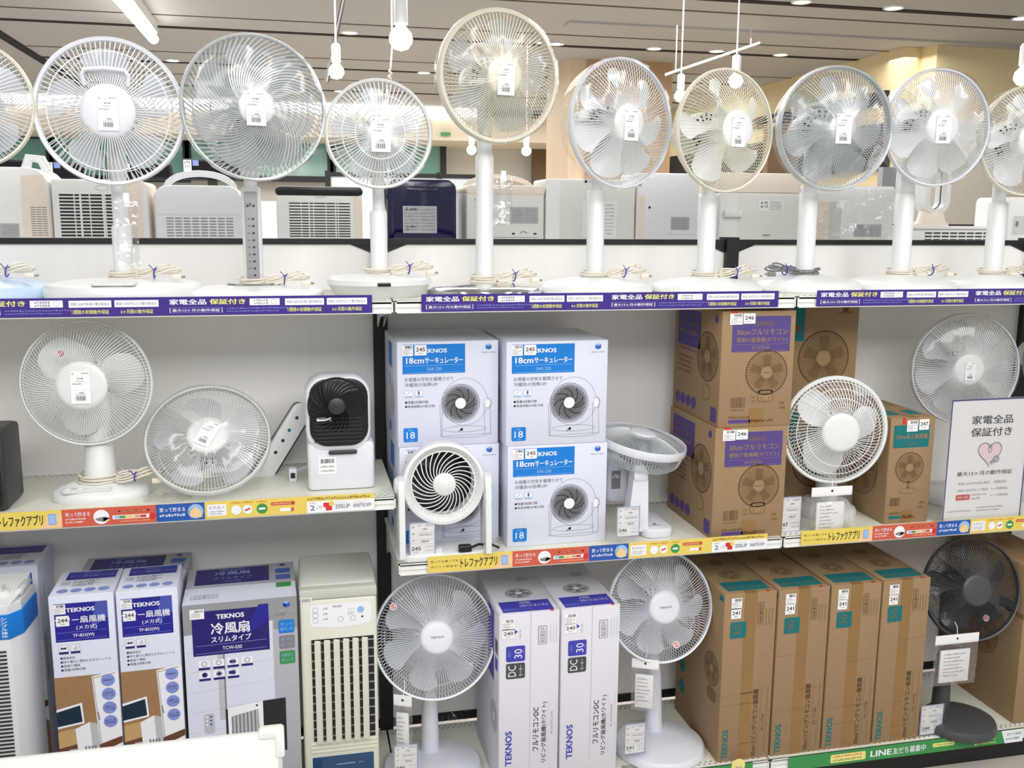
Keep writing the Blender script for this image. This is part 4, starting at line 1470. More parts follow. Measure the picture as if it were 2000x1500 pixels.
def brown_box(label, x, y, z, w=.24, d=.36, h=.354, rz=0.0, seed=1):
    T, F, TP, LF, RI = carton('wall_fan_carton', label, x, y, z, w, d, h, rz, 'carton', 'brown wall fan cartons')
    m = MB(); m.rect(F, .14, .045, .93, .35, 'ppurple', 1)
    m.build('title_panel', T, smooth=0)
    m = MB()
    m.text(F, 'TEKNOS', .42, .09, .7, .13, 'inkbrown2', 2, bold=.02)
    m.text(F, '30cmフルリモコン', .2, .155, .89, .205, 'carton', 2, bold=.012)
    m.text(F, '壁掛け扇風機(ホワイト)', .2, .225, .89, .275, 'carton', 2, bold=.012)
    m.text(F, 'KI-W301RK', .42, .3, .66, .33, 'carton', 2)
    m.seg(F, .18, .288, .9, .285, .003, 'carton', 2); m.seg(F, .18, .342, .9, .339, .003, 'carton', 2)
    m.build('lettering', T, smooth=0)
    m = MB(); fan_pic(m, F, .63, .53, .28, 'inkbrown', 'inkbrown2', 'carton')
    m.rr(F, .52, .68, .74, .79, 'inkbrown2', 1, .05); m.rr(F, .535, .688, .725, .782, 'carton', 2, .045); m.ring(F, .63, .74, .06, .008, 'inkbrown2', 3, 16)
    m.text(F, 'TEKNOS', .58, .525, .68, .535, 'inkbrown', 5)
    m.build('fan_picture', T, smooth=0)
    m = MB(); m.bars(F, .16, .74, .36, .83, 'inkbrown', 1, 16, seed); m.dashes(F, .17, .845, .35, .857, 'inkbrown', 1, 9, .8, seed); m.dashes(F, .42, .735, .5, .755, 'inkbrown2', 1, 3); m.dashes(F, .42, .77, .5, .79, 'inkbrown2', 1, 3)
    m.dashes(F, .14, .905, .43, .925, 'inkbrown', 1, 10, .8, seed)
    m.rect(F, .14, .935, .44, .965, 'ppurple', 1); m.dashes(F, .45, .938, .76, .96, 'inkbrown', 1, 12, .8, seed)
    m.dashes(F, .83, .79, .9, .81, 'inkbrown', 1, 3); m.dashes(F, .83, .83, .92, .85, 'inkbrown', 1, 4)
    m.build('small_print', T, smooth=0)
    m = MB(); m.rect(F, .42, .84, .62, 1, 'tape', 1); m.rect(F, .12, 0, .2, .035, 'redlbl', 3); m.build('tape', T, smooth=0)
    m = MB(); m.rect(LF, .08, .05, .58, .38, 'ppurple', 1); m.build('side_title_panel', T, smooth=0)
    m = MB(); m.text(LF, 'TEKNOS', .2, .09, .45, .125, 'inkbrown2', 2); m.text(LF, '30cmフルリモコン', .12, .16, .55, .205, 'carton', 2); m.text(LF, '壁掛け扇風機', .12, .23, .5, .275, 'carton', 2)
    m.dashes(LF, .1, .4, .55, .42, 'ppurple', 1, 10)
    for i in range(4):
        m.dashes(LF, .1, .47 + .045 * i, .42, .49 + .045 * i, 'inkbrown', 1, 9, .8, i)
    m.build('side_lettering', T, smooth=0)
    m = MB(); fan_pic(m, LF, .74, .42, .21, 'inkbrown', 'inkbrown2', 'carton', n=36); m.rr(LF, .66, .66, .82, .8, 'inkbrown2', 1, .05); m.rr(LF, .67, .67, .81, .79, 'carton', 2, .045)
    m.disc(LF, .9, .075, .035, 'ppurple', 1, 12)
    m.build('side_picture', T, smooth=0)
    m = MB()
    for i in range(4):
        m.disc(LF, .12 + .12 * i, .88, .055, 'ppurple', 1, 18)
    m.rr(LF, .84, .84, .96, .97, 'ppurple', 1, .02)
    m.build('side_badge', T, smooth=0)
    stickers(T, F, '246', (.1, .02, .27, .115), (.28, .02, .44, .108), seed)
    return T


brown_box('brown wall fan carton, lower of the two standing on the middle shelf', .966, -.447, Z2R, seed=6)
brown_box('brown wall fan carton on top, its top edge close under the upper shelf', .972, -.447, Z2R + .354, seed=7)


def desk_carton(label, x, y, z, turned=False, rz=0.0):
    if turned:
        T, F, TP, LF, RI = carton('desk_fan_carton', label, x, y, z, .40, .16, .353, rz, 'carton', 'brown desk fan cartons')
        m = MB(); m.rect(F, .2, .04, .50, .36, 'pteal', 1); m.build('title_panel', T, smooth=0)
        m = MB(); m.text(F, '扇風機', .29, .21, .46, .275, 'inkbrown2', 2, bold=.02); m.seg(F, .23, .3, .48, .3, .003, 'inkbrown2', 2); m.build('lettering', T, smooth=0)
        m = MB(); fan_pic(m, F, .69, .53, .23, 'inkbrown', 'inkbrown2', 'carton', n=60)
        m.disc(F, .87, .06, .03, 'inkbrown', 1, 10); m.dashes(F, .8, .09, .95, .11, 'inkbrown', 1, 8)
        m.build('fan_picture', T, smooth=0)
        m = MB(); m.rect(F, .24, .86, .4, .97, 'pteal', 1); m.build('badge', T, smooth=0)
        return T
    T, F, TP, LF, RI = carton('desk_fan_carton', label, x, y, z, .162, .385, .353, rz, 'carton', 'brown desk fan cartons')
    m = MB(); m.rect(F, .08, .07, .88, .28, 'pteal', 1); m.build('title_panel', T, smooth=0)
    m = MB(); m.text(F, '30cm卓上扇風機', .14, .15, .84, .2, 'carton', 2, bold=.02); m.text(F, 'KI-301K', .38, .23, .6, .255, 'inkbrown2', 2); m.build('lettering', T, smooth=0)
    m = MB(); fan_pic(m, F, .49, .47, .31, 'inkbrown', 'inkbrown2', 'carton')
    m.ring(F, .49, .69, .19, .01, 'inkbrown2', 1, 24, .06); m.rect(F, .46, .6, .52, .67, 'inkbrown2', 1)
    m.build('fan_picture', T, smooth=0)
    m = MB(); m.bars(F, .1, .75, .33, .83, 'inkbrown', 1, 14, 3); m.dashes(F, .1, .89, .38, .91, 'inkbrown', 1, 9); m.rect(F, .1, .925, .36, .955, 'pteal', 1); m.dashes(F, .38, .925, .7, .955, 'inkbrown', 1, 9)
    m.dashes(F, .76, .8, .9, .82, 'inkbrown', 1, 4); m.dashes(F, .74, .84, .88, .86, 'inkbrown', 1, 4)
    m.build('small_print', T, smooth=0)
    m = MB(); m.rect(F, .38, .88, .62, 1, 'tape', 1); m.rect(F, .26, 0, .33, .06, 'redlbl', 3); m.rect(TP, .4, 0, .62, 1, 'tape', 1); m.build('tape', T, smooth=0)
    m = MB(); m.rect(TP, .1, .12, .9, .3, 'pteal', 0.5); m.build('top_panel', T, smooth=0)
    m = MB(); fan_pic(m, LF, .62, .55, .24, 'inkbrown2', 'inkbrown2', 'carton', n=24); m.build('side_picture', T, smooth=0)
    stickers(T, F, '247', (.36, .025, .6, .13), (.63, .02, .85, .118), 9)
    return T


tx = at(1674, 680, -.19).x
desk_carton('brown desk fan carton turned sideways behind the wall fan cartons, under the upper shelf', tx - .40, -.19, Z2R + .353, True)
desk_carton('brown desk fan carton turned sideways, hidden low behind the three-bladed fan', tx - .40, -.19, Z2R, True)
desk_carton('narrow brown desk fan carton standing between the three-bladed fan and the poster', 1.586, -.412, Z2R)


def tall_brown(label, x, y, rz=0.0, seed=1, lift=0.0, w=.180):
    T, F, TP, LF, RI = carton('living_fan_carton', label, x, y, ZD, w, .36, .574, rz, 'carton', 'tall brown fan cartons')
    dv = lift
    m = MB(); m.rect(F, .39, 0, .61, 1, 'tape', 1); m.rect(F, .39, 0, .62, .15, 'tape', 2); m.rect(TP, .4, 0, .62, .15, 'tape', 1); m.build('tape', T, smooth=0)
    m = MB(); m.rr(F, .13, .165 + dv, .43, .26 + dv, 'pteal', 3, .025); b = m.build('size_badge', T, smooth=0)
    m = MB(); m.text(F, '30', .2, .18 + dv, .33, .245 + dv, 'inkbrown2', 4, rot=1, bold=.0); m.dashes(F, .16, .2, .18, .22, 'inkbrown2', 4, 3); m.build('lettering', b, smooth=0)
    m = MB()
    m.text(F, 'TEKNOS', .07, .805 + dv * .3, .19, .985, 'pteal', 1, rot=1, bold=.03); m.build('brand_lettering', T, smooth=0)
    m = MB()
    m.text(F, '30cmリビングリモコン扇風機', .63, .575 + dv, .74, .985, 'inkbrown', 3, rot=1, bold=.012)
    m.text(F, 'KI-1758', .82, .73 + dv, .87, .83 + dv, 'inkbrown', 1, rot=1)
    m.seg(F, .795, .56, .78, .97, .006, 'inkbrown2', 1); m.seg(F, .92, .57, .9, .97, .006, 'inkbrown2', 1)
    m.build('lettering', T, smooth=0)
    m = MB()
    m.rr(F, .64, .06, .76, .19, 'inkbrown2', 1, .02); m.rr(F, .655, .064, .745, .186, 'carton', 2, .015)
    m.text(F, '保証書在中', .67, .07, .73, .18, 'inkbrown', 3, rot=1)
    for u in (.8, .86, .92):
        m.rect(F, u, .06 + .02 * ((u * 100) % 3), u + .012, .2, 'inkbrown2', 1)
    m.build('stamp', T, smooth=0)
    m = MB(); m.rect(TP, .12, .06, .92, .26, 'pteal', 1.6); tp = m.build('top_panel', T, smooth=0)
    m = MB(); m.text(TP, '30cmリビングリモコン扇風機', .17, .1, .87, .16, 'inkbrown2', 2, rot=2); m.build('lettering', tp, smooth=0)
    m = MB(); fan_pic(m, TP, .5, .43, .2, 'inkbrown', 'inkbrown2', 'carton', n=20, ry=.1 * 2); m.disc(TP, .5, .75, .14, 'inkbrown2', 1, 16); m.build('top_picture', T, smooth=0)
    m = MB(); fan_pic(m, LF, .8, .49, .15, 'inkbrown', 'inkbrown2', 'carton', n=24); m.rr(LF, .72, .6, .92, .68, 'inkbrown2', 1, .05)
    m.build('side_picture', T, smooth=0)
    m = MB()
    for i in range(3):
        m.disc(LF, .15, .52 + .14 * i, .07, 'pteal', 1, 20)
    m.rect(LF, .9, .02, .98, .05, 'pteal', 1)
    m.build('side_badge', T, smooth=0)
    m = MB(); m.rect(TP, .8, .0, .86, .03, 'redlbl', 2)
    m.build('red_tab', T, smooth=0)
    rnd = random.Random(seed)
    m = MB()
    for i in range(4):
        v = rnd.uniform(.3, .95)
        m.seg(F, .01 if i % 2 else .4, v, .6 if i % 2 else .99, v - .01, .006, 'tape', 1)
    m.build('strap_marks', T, smooth=0)
    stickers(T, F, '241', (.13, .025, .33, .09), (.13, .085, .32, .145), seed)
    return T


tall_brown('tall brown fan carton, first of the four, beside the white fan with round base', 1.024, -.443, 0, 11, .0)
tall_brown('tall brown fan carton, second of the four from the white fan', 1.2095, -.445, D(.4), 12, .0)
tall_brown('tall brown fan carton, third of the four from the white fan', 1.3955, -.444, D(-.5), 13, -.005)
tall_brown('tall brown fan carton, last of the four, next to the dark grey fan', 1.583, -.443, D(.6), 14, -.01, w=.176)
pr = onz(1918, 1390, ZD)
T, F, TP, LF, RI = carton('living_fan_carton', 'tall brown fan carton behind the dark grey fan, at the right edge', onz(1984, 1418, ZD).x, -.43, ZD, .2, .40, .574, 0, 'carton')
m = MB(); fan_pic(m, LF, .55, .55, .17, 'inkbrown2', 'inkbrown2', 'carton', n=24); m.rr(LF, .7, .25, .92, .32, 'dark', 1, .02); m.build('side_picture', T, smooth=0)
m = MB(); m.rect(LF, 0, .3, 1, .33, 'tape', 1); m.rect(TP, .4, 0, .6, 1, 'tape', 1); m.build('tape', T, smooth=0)


def tall_white(label, x, y, rz, seed, w=.186):
    T, F, TP, LF, RI = carton('living_fan_carton', label, x, y, ZD, w, .36, .578, rz, 'wcarton2', 'tall white fan cartons')
    F = Face(F.O + F.V * F.h * (1 - .86), F.U, F.V, F.w, F.h * .86)         # the part seen above the counter and the frame's lower edge
    m = MB(); m.rect(F, .515, 0, .525, 1, 'inklight', 1); m.build('flap_seam', T, smooth=0)
    m = MB(); m.rr(F, .115, .205, .43, .305, 'pviolet', 1, .03); b = m.build('size_badge', T, smooth=0)
    m = MB(); m.text(F, '30', .25, .225, .38, .285, 'pwhite', 2, rot=1); m.text(F, '羽根径', .15, .235, .19, .275, 'pdot', 2, rot=1); m.text(F, 'cm', .385, .235, .41, .255, 'pdot', 2, rot=1); m.build('lettering', b, smooth=0)
    m = MB(); m.rr(F, .115, .315, .43, .415, 'dark', 1, .03); b = m.build('motor_badge', T, smooth=0)
    m = MB(); m.text(F, 'DC', .15, .33, .28, .4, 'pwhite', 2, rot=1); m.text(F, 'モーター', .33, .33, .39, .4, 'pwhite', 2, rot=1); m.build('lettering', b, smooth=0)
    m = MB()
    m.text(F, 'フルリモコンDC', .57, .615, .67, .905, 'ink', 1, rot=1, bold=.015)
    m.text(F, 'リビング扇風機(ホワイト)', .71, .585, .81, .985, 'ink', 1, rot=1, bold=.012)
    m.text(F, 'KI-327DC(W)', .87, .65, .92, .8, 'inkgrey', 1, rot=1)
    m.seg(F, .83, .58, .84, .97, .004, 'inklight', 1); m.seg(F, .95, .58, .96, .97, .004, 'inklight', 1)
    m.build('lettering', T, smooth=0)
    m = MB(); m.text(F, 'TEKNOS', .11, .755, .22, .985, 'pviolet', 1, rot=1, bold=.03); m.build('brand_lettering', T, smooth=0)
    m = MB()
    m.rr(F, .64, .09, .79, .21, 'inkgrey', 1, .02); m.rr(F, .65, .0935, .78, .2065, 'wcarton2', 2, .015); m.text(F, '保証書在中', .67, .1, .76, .2, 'inkgrey', 3, rot=1)
    for u in (.85, .9, .95):
        m.seg(F, u, .08, u, .2, .008, 'inklight', 1)
    m.poly(F, [(.25, .1), (.31, .115), (.25, .13)], 'pviolet', 1); m.text(F, 'Simple is Best', .33, .1, .36, .16, 'inkgrey', 1, rot=1)
    m.build('stamp', T, smooth=0)
    m = MB(); m.rect(TP, .08, .03, .92, .25, 'pviolet', 1); tp = m.build('top_panel', T, smooth=0)
    m = MB(); m.text(TP, 'TEKNOS', .42, .19, .6, .225, 'pwhite', 2, rot=2); m.text(TP, 'フルリモコンDC', .4, .12, .88, .165, 'pwhite', 2, rot=2); m.text(TP, 'リビング扇風機', .1, .06, .55, .1, 'pdot', 2, rot=2); m.build('lettering', tp, smooth=0)
    m = MB(); fan_pic(m, TP, .5, .42, .22, 'inkgrey', 'inklight', 'pwhite', n=24, ry=.2); m.rect(TP, .6, .7, .8, .78, 'inklight', 1); m.rect(TP, .85, .0, .9, .03, 'redlbl', 2); m.build('top_picture', T, smooth=0)
    m = MB(); m.rect(LF, .55, .03, .8, .42, 'pviolet', 1); m.build('side_panel', T, smooth=0)
    m = MB(); m.rect(LF, .85, .16, .95, .24, 'dark', 1); m.rect(LF, .85, .26, .95, .33, 'pviolet', 1); m.disc(LF, .8, .62, .14, 'inklight', 1, ry=.14); m.disc(LF, .8, .62, .04, 'pwhite', 2)
    m.build('side_picture', T, smooth=0)
    stickers(T, F, '240', (.04, .03, .25, .1), (.05, .095, .25, .155), seed)
    return T


tall_white('tall white fan carton beside the white fan with the bagged manual', .297, -.462, 0, 15)
tall_white('tall white fan carton, right one of the pair, next to the round-based fan', .489, -.462, D(1.5), 16)


def tower_carton(label, x, y, rz, seed, w=.162, front=True):
    T, F, TP, LF, RI = carton('tower_fan_carton', label, x, y, ZD, w, .185, .735, rz, 'wcarton', 'white and navy tower fan cartons')
    F = Face(F.O + F.V * F.h * (1 - .66), F.U, F.V, F.w, F.h * .66)         # the part seen above the counter and the frame's lower edge
    m = MB(); m.rect(F, .075, .045, .9, .268, 'pnavy', 1); m.poly(F, [(.9, .045), (.9, .14), (.62, .2), (.72, .045)][::-1], 'pnavy2', 1.5); tp = m.build('title_panel', T, smooth=0)
    m = MB()
    m.text(F, 'TEKNOS', .26, .072, .7, .097, 'pwhite', 2.5, bold=.035)
    m.text(F, 'タワー扇風機', .07, .122, .86, .163, 'pwhite', 2.5, bold=.015)
    m.text(F, '(メカ式)', .4, .175, .72, .205, 'pwhite', 2.5, bold=.01)
    m.text(F, 'TF-823(W)', .34, .225, .67, .248, 'pwhite', 2.5, bold=.015)
    m.seg(F, .1, .214, .86, .21, .005, 'pdot', 2.5); m.seg(F, .1, .257, .86, .254, .005, 'pdot', 2.5)
    m.build('lettering', tp, smooth=0)
    m = MB()
    for q, t in ((.11, 0), (.29, 1)):
        m.rr(F, q, .285, q + .145, .335, 'inklight', 1, .01); m.rr(F, q + .008, .288, q + .137, .332, 'pwhite', 2, .01); m.rect(F, q, .325, q + .145, .338, 'pdeep', 3)
        if t:
            m.seg(F, q + .04, .315, q + .1, .295, .02, 'inklight', 3); m.seg(F, q + .07, .32, q + .11, .305, .02, 'inklight', 3)
        else:
            m.poly(F, [(q + .025, .305), (q + .05, .295), (q + .05, .315)], 'pdeep', 3); m.poly(F, [(q + .12, .305), (q + .095, .315), (q + .095, .295)], 'pdeep', 3); m.rect(F, q + .045, .301, q + .1, .309, 'pdeep', 3)
    m.build('icon', T, smooth=0)
    m = MB()
    for i, (t, e) in enumerate((('●静音設計', .35), ('●持ち運びに便利な大きなハンドル', .9), ('●首振り機能', .42), ('●風量3段階切替', .5))):
        m.text(F, t, .12, .355 + .0235 * i, e, .3705 + .0235 * i, 'ink', 1)
    m.build('bullet_lettering', T, smooth=0)
    # printed room picture
    m = MB()
    b = .475
    m.rect(F, .0, b, 1, 1.48, 'wood', 1)
    m.poly(F, [(.58, b + .01), (.93, b - .01), (1, b), (1, 1), (.64, .93)][::-1], 'pwhite', 1.5)
    m.seg(F, .6, b + .015, .66, .9, .02, 'inklight', 2); m.seg(F, .6, b + .02, .95, b, .016, 'woodl', 2)
    m.seg(F, .64, .7, .66, .75, .02, 'inkgrey', 2)
    m.poly(F, [(.0, .665), (.4, .635), (.42, .76), (.0, .78)][::-1], 'pwhite', 1.8); m.poly(F, [(.0, .68), (.37, .65), (.39, .75), (.0, .768)][::-1], 'ptv', 2.2)
    m.poly(F, [(.0, .8), (.45, .775), (.45, .87), (.0, .9)][::-1], 'woodl', 1.8); m.poly(F, [(.0, .9), (.45, .87), (.45, 1), (.0, 1)][::-1], 'woodd', 1.8); m.rect(F, .16, .91, .32, .935, 'inklight', 2.2)
    m.poly(F, [(.62, .9), (1, .86), (1, .9), (.62, .95)][::-1], 'woodd', 2)
    m.poly(F, [(.27, .79), (.5, .755), (.62, .77), (.64, 1), (.3, 1)][::-1], 'pwhite', 2.6); m.poly(F, [(.5, .755), (.62, .77), (.64, 1), (.53, 1)][::-1], 'inklight', 2.8)
    for i in range(4):
        m.rect(F, .4 + .05 * i, .9, .43 + .05 * i, .98, 'inkgrey', 3)
    m.build('room_picture', T, smooth=0)
    m = MB()
    for i in range(4):
        m.disc(F, .83 - .0 * i, .515 + .083 * i, .11, 'pdot', 3, 26)
    bd = m.build('round_badge', T, smooth=0)
    m = MB()
    for i, tt in enumerate((('静音設計',), ('持ち運びに便利な', 'ハンドル'), ('首振りで', 'パワフル送風'), ('強・中・弱', '3段階切替'))):
        for q, t in enumerate(tt):
            o = -.006 * (len(tt) - 1) + .014 * q
            m.text(F, t, .755, .508 + .083 * i + o, .905, .519 + .083 * i + o, 'pdeep', 4)
    m.build('lettering', bd, smooth=0)
    m = MB(); m.rect(TP, .13, .62, .93, .95, 'pnavy', 1); m.build('top_panel', T, smooth=0)
    m = MB(); m.text(TP, 'TEKNOS', .36, .84, .66, .9, 'pdot', 2); m.text(TP, 'タワー扇風機(メカ式)', .17, .7, .9, .8, 'pdot', 2); m.rect(TP, .1, .42, .24, .56, 'inklight', 1)
    for i in range(4):
        m.dashes(TP, .28, .36 + .06 * i, .62 + .1 * (i % 2), .39 + .06 * i, 'ink', 1, 9, .8, i)
        m.disc(TP, .18 + .215 * i, .18, .09, 'pdot', 1, 20)
    m.build('top_lettering', T, smooth=0)
    m = MB(); m.rect(RI, .1, .3, .25, .5, 'inklight', 1); m.dashes(RI, .3, .1, .34, .16, 'inkgrey', 1, 2); m.build('side_print', T, smooth=0)
    if front:
        stickers(T, F, '244', (.065, .048, .255, .105), (.1, .115, .3, .175), seed)
    return T


tower_carton('white tower fan carton, left one of the front pair with the stickers', -.925, -.462, D(1), 17)
tower_carton('white tower fan carton, right one of the front pair, touching the air cooler carton', -.757, -.462, D(2.2), 18, w=.158)
q = onz(72, 1104, ZD + .735)
tower_carton('white tower fan carton at the far left, half hidden behind the white tower fan', q.x - .162, q.y, D(1), 19, front=False)


def cooler_carton(label, x, y, rz, seed, front=True):
    w, d, h = .306, .285, .681
    T, F, TP, LF, RI = carton('air_cooler_carton', label, x, y, ZD, w, d, h, rz, 'greycarton', 'grey air cooler cartons')
    F = Face(F.O + F.V * F.h * (1 - .68), F.U, F.V, F.w, F.h * .68)         # the part seen above the counter and the frame's lower edge
    m = MB(); m.rect(F, 0, 0, 1, .2, 'greyp', .4); m.poly(F, [(.0, .19), (.78, .14), (.78, 1), (.0, 1)][::-1], 'wcarton', .8); m.seg(F, .78, .14, .78, 1, .012, 'inklight', 1)
    m.rect(TP, 0, 0, 1, .42, 'wcarton', .5)
    for i in range(6):
        m.seg(F, .0, .3 + .13 * i, .77, .26 + .13 * i, .003, 'inklight', 1)
    m.rect(F, .28, .25, .33, .75, 'inklight', 1); m.rect(F, .33, .25, .345, .75, 'inkgrey', 1)
    m.build('front_picture', T, smooth=0)
    m = MB(); m.rect(F, .075, .045, .745, .325, 'pdeep', 2); m.poly(F, [(.745, .03), (.745, .13), (.58, .2), (.52, .2), (.66, .03)][::-1], 'pnavy', 2.4); tp = m.build('title_panel', T, smooth=0)
    m = MB()
    m.text(F, 'TEKNOS', .285, .07, .53, .1, 'pwhite', 3, bold=.035)
    m.text(F, '冷風扇', .235, .123, .575, .197, 'pwhite', 3, bold=.02)
    m.text(F, 'スリムタイプ', .235, .208, .585, .247, 'pwhite', 3, bold=.02)
    m.text(F, 'TCW-030', .33, .275, .5, .298, 'pwhite', 3, bold=.01)
    m.seg(F, .1, .262, .72, .255, .004, 'pdot', 3); m.seg(F, .1, .312, .72, .306, .004, 'pdot', 3)
    m.build('lettering', tp, smooth=0)
    m = MB()
    for i in range(7):
        q, v = .115 + .125 * (i % 4), .355 + .07 * (i // 4)
        m.rr(F, q, v, q + .1, v + .055, 'pwhite', 2, .01); m.ring(F, q + .05, v + .022, .022, .006, 'inkgrey', 3, 14); m.rect(F, q, v + .045, q + .1, v + .06, 'pdeep', 3)
    m.rect(F, .385, .37, .44, .385, 'pdeep', 4); m.disc(F, .165, .447, .022, 'pdeep', 4, 12); m.rect(F, .375, .437, .43, .457, 'pdeep', 4); m.poly(F, [(.265, .447), (.29, .435), (.315, .447), (.29, .459)], 'pdeep', 4)
    m.build('icon', T, smooth=0)
    m = MB()
    for v, c_ in ((.145, 'pblue'), (.245, 'inkgrey'), (.345, 'green')):
        m.rr(F, .83, v, .97, v + .085, c_, 2, .015)
    bd = m.build('feature_badge', T, smooth=0)
    m = MB()
    for v, a_, b_ in ((.145, 'タンク', '取外し可'), (.245, 'オート', 'ルーバー'), (.345, '抗菌加工', 'タンク')):
        m.text(F, a_, .845, v + .015, .955, v + .038, 'psky', 3); m.text(F, b_, .845, v + .046, .955, v + .07, 'psky', 3)
    m.build('lettering', bd, smooth=0)
    m = MB()
    m.poly(F, [(.875, .035), (.905, .025), (.935, .033), (.905, .043)], 'psky', 2); m.poly(F, [(.875, .035), (.905, .043), (.905, .066), (.875, .057)], 'pnavy', 2); m.poly(F, [(.905, .043), (.935, .033), (.935, .057), (.905, .066)], 'blue', 2)
    m.text(F, 'Simple is Best', .84, .08, .98, .092, 'inklight', 2); m.dashes(F, .8, .1, .9, .115, 'inkgrey', 2, 3)
    m.build('cube_logo', T, smooth=0)
    m = MB()
    m.poly(F, [(.665, .655), (.87, .65), (.87, 1), (.665, 1)][::-1], 'ink', 2); m.rect(F, .33, .685, .35, 1, 'ink', 2)
    m.poly(F, [(.35, .68), (.66, .655), (.665, 1), (.35, 1)][::-1], 'pwhite', 2); m.poly(F, [(.38, .735), (.62, .705), (.63, 1), (.38, 1)][::-1], 'inkgrey', 2.5)
    for i in range(7):
        m.rect(F, .395 + .034 * i, .73 - .004 * i, .412 + .034 * i, .99, 'inklight', 3)
    m.disc(F, .61, .68, .01, 'ink', 3, 10)
    m.rr(F, .14, .7, .23, .83, 'inklight', 2, .02)
    for i in range(3):
        m.disc(F, .165, .72 + .025 * i, .01, 'pwhite', 3, 8); m.disc(F, .2, .72 + .025 * i, .01, 'blue', 3, 8)
    m.build('cooler_picture', T, smooth=0)
    m = MB(); m.rect(TP, .075, .5, .76, .94, 'pdeep', 1); m.build('top_panel', T, smooth=0)
    m = MB(); m.text(TP, 'TEKNOS', .28, .86, .53, .91, 'pdot', 2); m.text(TP, '冷風扇', .25, .74, .58, .84, 'pdot', 2, bold=.02); m.text(TP, 'スリムタイプ', .24, .62, .6, .7, 'pdot', 2); m.text(TP, 'TCW-030', .34, .54, .5, .58, 'pdot', 2)
    m.rr(TP, .06, .13, .3, .24, 'inkgrey', 1, .01); m.rr(TP, .065, .14, .295, .23, 'wcarton', 1.5, .01); m.text(TP, '保証書在中', .08, .15, .28, .22, 'inkgrey', 2)
    m.build('top_lettering', T, smooth=0)
    m = MB()
    for v, c_ in ((.68, 'blue'), (.5, 'pnavy2'), (.28, 'green')):
        m.rr(TP, .82, v, .96, v + .13, c_, 1, .015)
    m.disc(TP, .89, .92, .03, 'pdeep', 1, 12)
    m.build('top_badge', T, smooth=0)
    if front:
        m = MB(); m.rect(F, .06, .028, .185, .09, 'paper', 4); s = m.build('price_label', T, smooth=0)
        m = MB(); m.bars(F, .1, .034, .175, .048, 'ink', 5, 12, 4)
        for i in range(3):
            m.dashes(F, .07, .054 + .01 * i, .15, .059 + .01 * i, 'inkgrey', 5, 8, .8, i)
        m.build('lettering', s, smooth=0)
    return T


cooler_carton('grey air cooler carton standing in front, left of the ivory air cooler', -.589, -.462, D(2), 20)
cooler_carton('grey air cooler carton at the back, only its top showing behind the tower fan cartons', -.913, -.30, 0, 21, front=False)

# white tower fan at the lower left
TW = thing('tower_fan', 'white tower fan with blue cardboard band, at the lower left edge of the photo', 'fan', (at(54, 1240, -.41).x - .089, -.375, ZD))
ht = at(40, 1181, -.46).z - ZD + .03
hh = at(35, 1137, -.31).z - ZD
bz1, bz0 = at(40, 1199, -.46).z - ZD, at(40, 1247, -.46).z - ZD
m = MB()
out = [(-.09, .07), (-.09, -.05), (-.06, -.085), (.06, -.085), (.085, -.05), (.09, .07)]
m.prism(out, .03, ht - .06, 'fanwhite', .004)
m.build('body', TW, smooth=40)
m = MB()
m.prism([(-.088, .07), (-.088, -.05), (-.058, -.083), (.058, -.083), (.083, -.05), (.088, .07)], ht - .06, ht - .03, 'fanwhite', .004)
m.add([(-.07, -.075, ht - .03), (.065, -.075, ht - .03), (.082, -.04, ht - .012), (.085, .05, ht + .01), (-.085, .05, ht + .01), (-.082, -.04, ht - .012), (.082, .05, ht - .04), (-.082, .05, ht - .04), (-.07, -.07, ht - .04), (.065, -.07, ht - .04)],
      [(0, 1, 2, 3, 4, 5), (3, 6, 7, 4), (0, 8, 9, 1), (1, 9, 6, 3, 2), (5, 4, 7, 8, 0)], 'fanwhite')
tp = m.build('control_top', TW, smooth=20)
m = MB()
for x in (-.03, .035):
    m.lathe([(.018, 0), (.016, .014), (0, .015)], 20, 'white', c=(x, -.03, ht - .02)); m.box(x - .003, -.045, ht - .008, x + .003, -.015, ht + .003, 'lightgrey', .001)
m.build('knob', tp, smooth=40)
m = MB(); m.tube([(.075, -.03, ht - .015), (.082, .03, ht + .3 * (hh - ht)), (.06, .065, hh - .01), (-.06, .065, hh - .01), (-.082, .03, ht + .3 * (hh - ht))], .010, 'fanwhite', 12); m.build('carry_handle', TW, smooth=60)
m = MB()
m.prism([(-.0915, .07), (-.0915, -.051), (-.061, -.087), (.061, -.087), (.0865, -.051), (.0915, .07)], bz0, bz1, 'pblue', .002); bnd = m.build('cardboard_band', TW, smooth=30, label='blue cardboard band with white lettering')
F = Face((-.06, -.0872, bz0), (1, 0, 0), (0, 0, 1), .12, bz1 - bz0)
m = MB(); m.text(F, '静音設計', -.35, .12, .72, .42, 'pwhite', 1, bold=.03); m.text(F, 'シンプル操作', -.6, .55, .74, .85, 'pwhite', 1, bold=.03)
for i, ch in enumerate('シンプル操作'):
    m.text(F, ch, .84, .08 + .145 * i, .97, .2 + .145 * i, 'pwhite', 1, bold=.02)
m.build('lettering', bnd, smooth=0)
m = MB()
for i in range(50):
    z = .05 + i * (bz0 - .075) / 50
    m.box(-.056, -.0875, z, .048, -.0845, z + .0046, 'dark2')
m.build('vent_slots', TW, smooth=0, kind='stuff')
m = MB(); m.box(-.003, -.0885, .045, .003, -.085, bz0 - .02, 'fanwhite'); m.build('grille_rib', TW, smooth=0)
m = MB(); m.lathe([(.12, 0), (.12, .02), (.09, .034), (0, .036)], 40, 'fanwhite'); m.build('base', TW, smooth=40)

